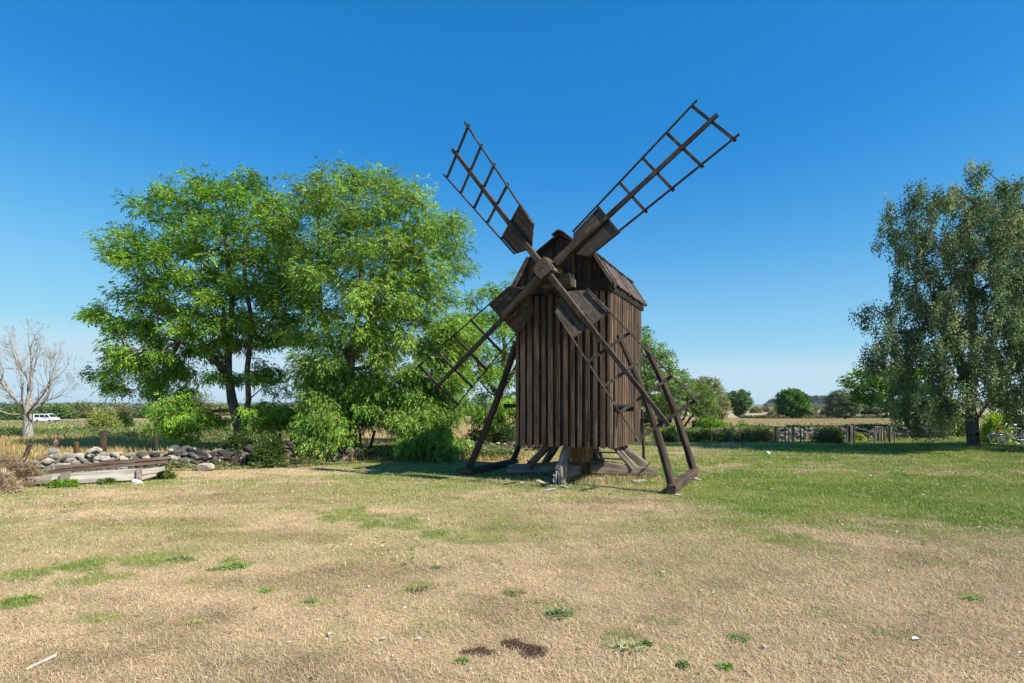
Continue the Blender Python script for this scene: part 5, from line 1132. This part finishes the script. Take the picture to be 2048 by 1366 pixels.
# ================================================================== SMALL THINGS IN THE GRASS
def small():
    Z = Vector((0, 0, 1))
    a = G(52, 1343); b = G(120, 1312); d = b - a; root = empty('stick', a, 'peeled pale stick with orange broken ends at the lower left', 'stick')
    m = MB(); m.beam(a + d * .17 + Z * .016, a + d * .85 + Z * .018, .020, .020, w1=.022, h1=.022, sides=8, segs=6, jit=.08, col=(1.15, 1.15, 1.15), seed=301); m.build('bark_section', M['bench'], root)
    m = MB(); m.beam(a + Z * .014, a + d * .17 + Z * .016, .014, .014, w1=.019, h1=.019, sides=7, segs=2, jit=.1, col=(1.7, 1.15, .55), seed=302); m.beam(a + d * .85 + Z * .018, b + Z * .02, .020, .02, w1=.006, h1=.004, sides=7, segs=2, jit=.1, col=(1.3, .6, .35), seed=303); m.build('broken_end', M['bench'], root)
    def leafthing(px, py, s, col, label, name='dry_leaf', cat='leaf'):
        g = G(px, py); n = 7; m = MB(); a0 = random.uniform(0, 6.28); V = []
        for i in range(n):
            for j in (-1, 0, 1):
                t = i / (n - 1); w = math.sin(math.pi * min(1, t * .95 + .03)) * .34 * s; x = (t - .5) * s; y = j * w; zz = .016 + abs(j) * .25 * w + .10 * s * math.sin(3 * t)
                V.append((g.x + x * math.cos(a0) - y * math.sin(a0), g.y + x * math.sin(a0) + y * math.cos(a0), g.z + zz))
        Fc = [(i * 3 + j, (i + 1) * 3 + j, (i + 1) * 3 + j + 1, i * 3 + j + 1) for i in range(n - 1) for j in (0, 1)]
        V2 = [(x, y, z_ - .0015) for x, y, z_ in V]; k = len(V); m.add(V + V2, Fc + [tuple(q + k for q in f[::-1]) for f in Fc], col); o = m.build(name, M['grass'], None, origin=tuple(g)); tag(o, label, cat)
    leafthing(513, 1218, .05, (.55, .22, .06), 'curled orange dry leaf on the bare turf, left of centre')
    leafthing(808, 1132, .06, (.16, .07, .05), 'small dark red leaf lying near the middle of the dry lawn')
    leafthing(662, 1272, .065, (.62, .50, .40), 'pale buff leaf left of the two brown soil patches')
    leafthing(767, 1282, .05, (.60, .50, .42), 'pale leaf midway between the buff leaf and the soil patches')
    leafthing(838, 1282, .045, (.68, .62, .55), 'whitish leaf just left of the left soil patch')
    leafthing(1532, 1298, .06, (.58, .44, .34), 'pinkish-brown leaf low on the right of the dry lawn')
    leafthing(1832, 1282, .06, (.85, .85, .86), 'scrap of white paper on the dry lawn at lower right', 'paper_scrap', 'litter')
    leafthing(1200 - 40, 1300, .035, (.55, .42, .3), 'tiny tan leaf right of the right soil patch')
    leafthing(738, 1176, .05, (.66, .62, .56), 'pale leaf in the bare area right of the orange leaf')
    # weeds
    W = [(1115, 1232, 58, 30, [(.085, .14, .055), (.11, .17, .07)], 'grey-green broad-leaved weed above the right soil patch', .045, .022), (838, 1182, 56, 22, [(.14, .17, .05), (.2, .2, .07)], 'olive weed tuft in the middle of the dry lawn', .035, .01), (1030, 1188, 46, 14, [(.14, .18, .05), (.2, .2, .07)], 'flat olive weed tuft right of the middle one', .03, .01),
         (875, 1136, 24, 8, [(.09, .17, .07)], 'small blue-green weed left of the olive tuft', .03, .012), (1945, 1200, 40, 12, [(.10, .18, .035), (.15, .22, .05)], 'bright green weed tuft near the right edge', .035, .014), (1478, 1280, 44, 12, [(.10, .17, .045)], 'green weed tuft above the bottom-right weeds', .03, .012),
         (1292, 1292, 22, 22, [(.07, .12, .03)], 'dark sprig beside the pale straw tuft', .03, .012), (1256, 1300, 66, 34, [(.50, .46, .24), (.25, .28, .10), (.58, .5, .3)], 'pale straw tuft mixed with green, low centre-right', .06, .006), (1368, 1335, 24, 24, [(.07, .12, .03)], 'dark green sprig, left one of the bottom pair', .035, .013), (1452, 1338, 24, 24, [(.09, .16, .03)], 'green sprig, right one of the bottom pair', .035, .013),
         (425, 1140, 22, 7, [(.09, .14, .06)], 'tiny blue-green weed below the bright turf patch', .025, .01), (50, 1200, 60, 16, [(.10, .20, .03), (.15, .26, .04)], 'lush green grass clump at the left edge', .07, .008), (470, 1136, 60, 16, [(.14, .27, .035), (.10, .20, .03)], 'bright lime grass clump left of centre', .06, .008), (360, 1120, 60, 14, [(.09, .18, .04), (.12, .22, .04)], 'deep green grass clump left of the lime one', .05, .008),
         (620, 1205, 26, 10, [(.12, .17, .05)], 'faint green tuft right of the orange leaf', .03, .01), (530, 1184, 26, 10, [(.13, .19, .05)], 'small green tuft above the orange leaf', .03, .01), (385, 1248, 30, 10, [(.2, .24, .06)], 'yellowish sparse tuft below the lime clump', .03, .01), (925, 1325, 26, 14, [(.10, .17, .035)], 'small green sprig under the left soil patch', .03, .012), (1240, 963, 30, 8, BL, 'bright green weeds by the right ground beam', .06, .03), (1300, 968, 44, 12, BL, 'bright green leafy weeds at the foot of the near prop', .06, .03)]
    for px, py, w, h, c, l, L, ww in W: pbush('weed', l, (px, py), w * 1.15, h * .42, np.array(c) * 1.45, n=44, per=6, L=L * .6, w=ww * .6, cat='weed', stems=6, droop=-.1, spread=max(.02, w * G(px, py).y / F * .13), flat=.5)
    # scattered twigs, straws and crumbs of leaf: uncountable litter
    n = 1500; x, y = sample_view(n, 2.8, 16, -1, 1); sc = np.clip(y / 6, .8, 2); c = np.array([(.62, .55, .46), (.16, .10, .07), (.45, .30, .16), (.72, .66, .55), (.10, .07, .05)])[rng.integers(0, 5, n)]; d = rng.normal(size=(n, 3)); d[:, 2] = np.abs(d[:, 2]) * .12
    L_ = rng.uniform(.012, .05, n) * sc; o = leafmesh('lawn_litter', [leaves(np.stack([x, y, terrain(x, y) + rng.uniform(.012, .03, n)], 1), d, L_, L_ * rng.uniform(.12, .5, n), c, roll=np.array([0, 0, 1.]) * np.ones((n, 1)))], M['grass']); tag(o, 'bits of twig, straw and dead leaf strewn over the dry lawn', 'litter', kind='stuff')
    # fine dark soil crumbs in the two bare patches
    n = 9000; i = rng.integers(0, 3, n); S_ = np.array(SOIL); x = S_[i, 0] + rng.normal(0, .55, n) * S_[i, 2]; y = S_[i, 1] + rng.normal(0, .55, n) * S_[i, 3]
    k = rng.random(n) < soil(x, y) + .04; x = x[k]; y = y[k]; n = len(x); c = np.array([(.13, .08, .05)]) * rng.uniform(.4, 1.8, (n, 1))
    o = leafmesh('soil_crumbs', [leaves(np.stack([x, y, terrain(x, y) + rng.uniform(0, .008, n)], 1), rng.normal(size=(n, 3)) * np.array([1, 1, .35]) + np.array([0, 0, .15]), rng.uniform(.005, .014, n), rng.uniform(.003, .007, n), c)], M['grass']); tag(o, 'dark brown crumbly soil in two small bare patches', 'soil', kind='stuff')
    # creeping clover patches
    n = 60000; x, y = sample_view(n, 3.2, 22, -1.0, 1.0); g = greenness(x, y); cl = sst(.5, .72, fbm(x * 1.7 + 50, y * 2.4, 3)); k = rng.random(n) < (sst(.45, .85, g) * cl); x = x[k]; y = y[k]; n = len(x); sc = np.clip(y / 7, .8, 2.6)
    d = rng.normal(size=(n, 3)); d[:, 2] = np.abs(d[:, 2]) * .4; c = np.array([(.12, .24, .03), (.17, .29, .045), (.09, .17, .03)])[rng.integers(0, 3, n)] * rng.uniform(.7, 1.25, (n, 1))
    o = leafmesh('clover', [leaves(np.stack([x, y, terrain(x, y) + rng.uniform(.008, .04, n)], 1), d, .016 * sc * rng.uniform(.7, 1.3, n), .012 * sc, c, roll=np.array([0, 0, 1.]) * np.ones((n, 1)))], M['grass']); tag(o, 'bright green clover and creeping weeds spread through the lawn', 'clover', kind='stuff')
small()
# sea strip far away
m_ = MB(); m_.add([(-9000, 2400, -1.6), (9000, 2400, -1.6), (9000, 8900, -1.6), (-9000, 8900, -1.6)], [(0, 1, 2, 3)]); M['sea'] = simple('sea_water', (.03, .10, .20), .35); tag(m_.build('sea', M['sea'], None), kind='structure')

def haze():
    mt, t, o = newmat('thin_air'); v = N(t, 'VolumePrincipled'); v.inputs['Color'].default_value = (.66, .86, 1, 1); v.inputs['Density'].default_value = .00012; v.inputs['Anisotropy'].default_value = .2
    t.links.new(v.outputs[0], o.inputs['Volume'])
    m = MB(); x, y0, y1, z0, z1 = 9100, -6100, 9100, -6, 16
    m.add([(-x, y0, z0), (x, y0, z0), (x, y1, z0), (-x, y1, z0), (-x, y0, z1), (x, y0, z1), (x, y1, z1), (-x, y1, z1)], [(3, 2, 1, 0), (4, 5, 6, 7), (0, 1, 5, 4), (1, 2, 6, 5), (2, 3, 7, 6), (3, 0, 4, 7)])
    tag(m.build('haze', mt, None), kind='stuff')
haze()
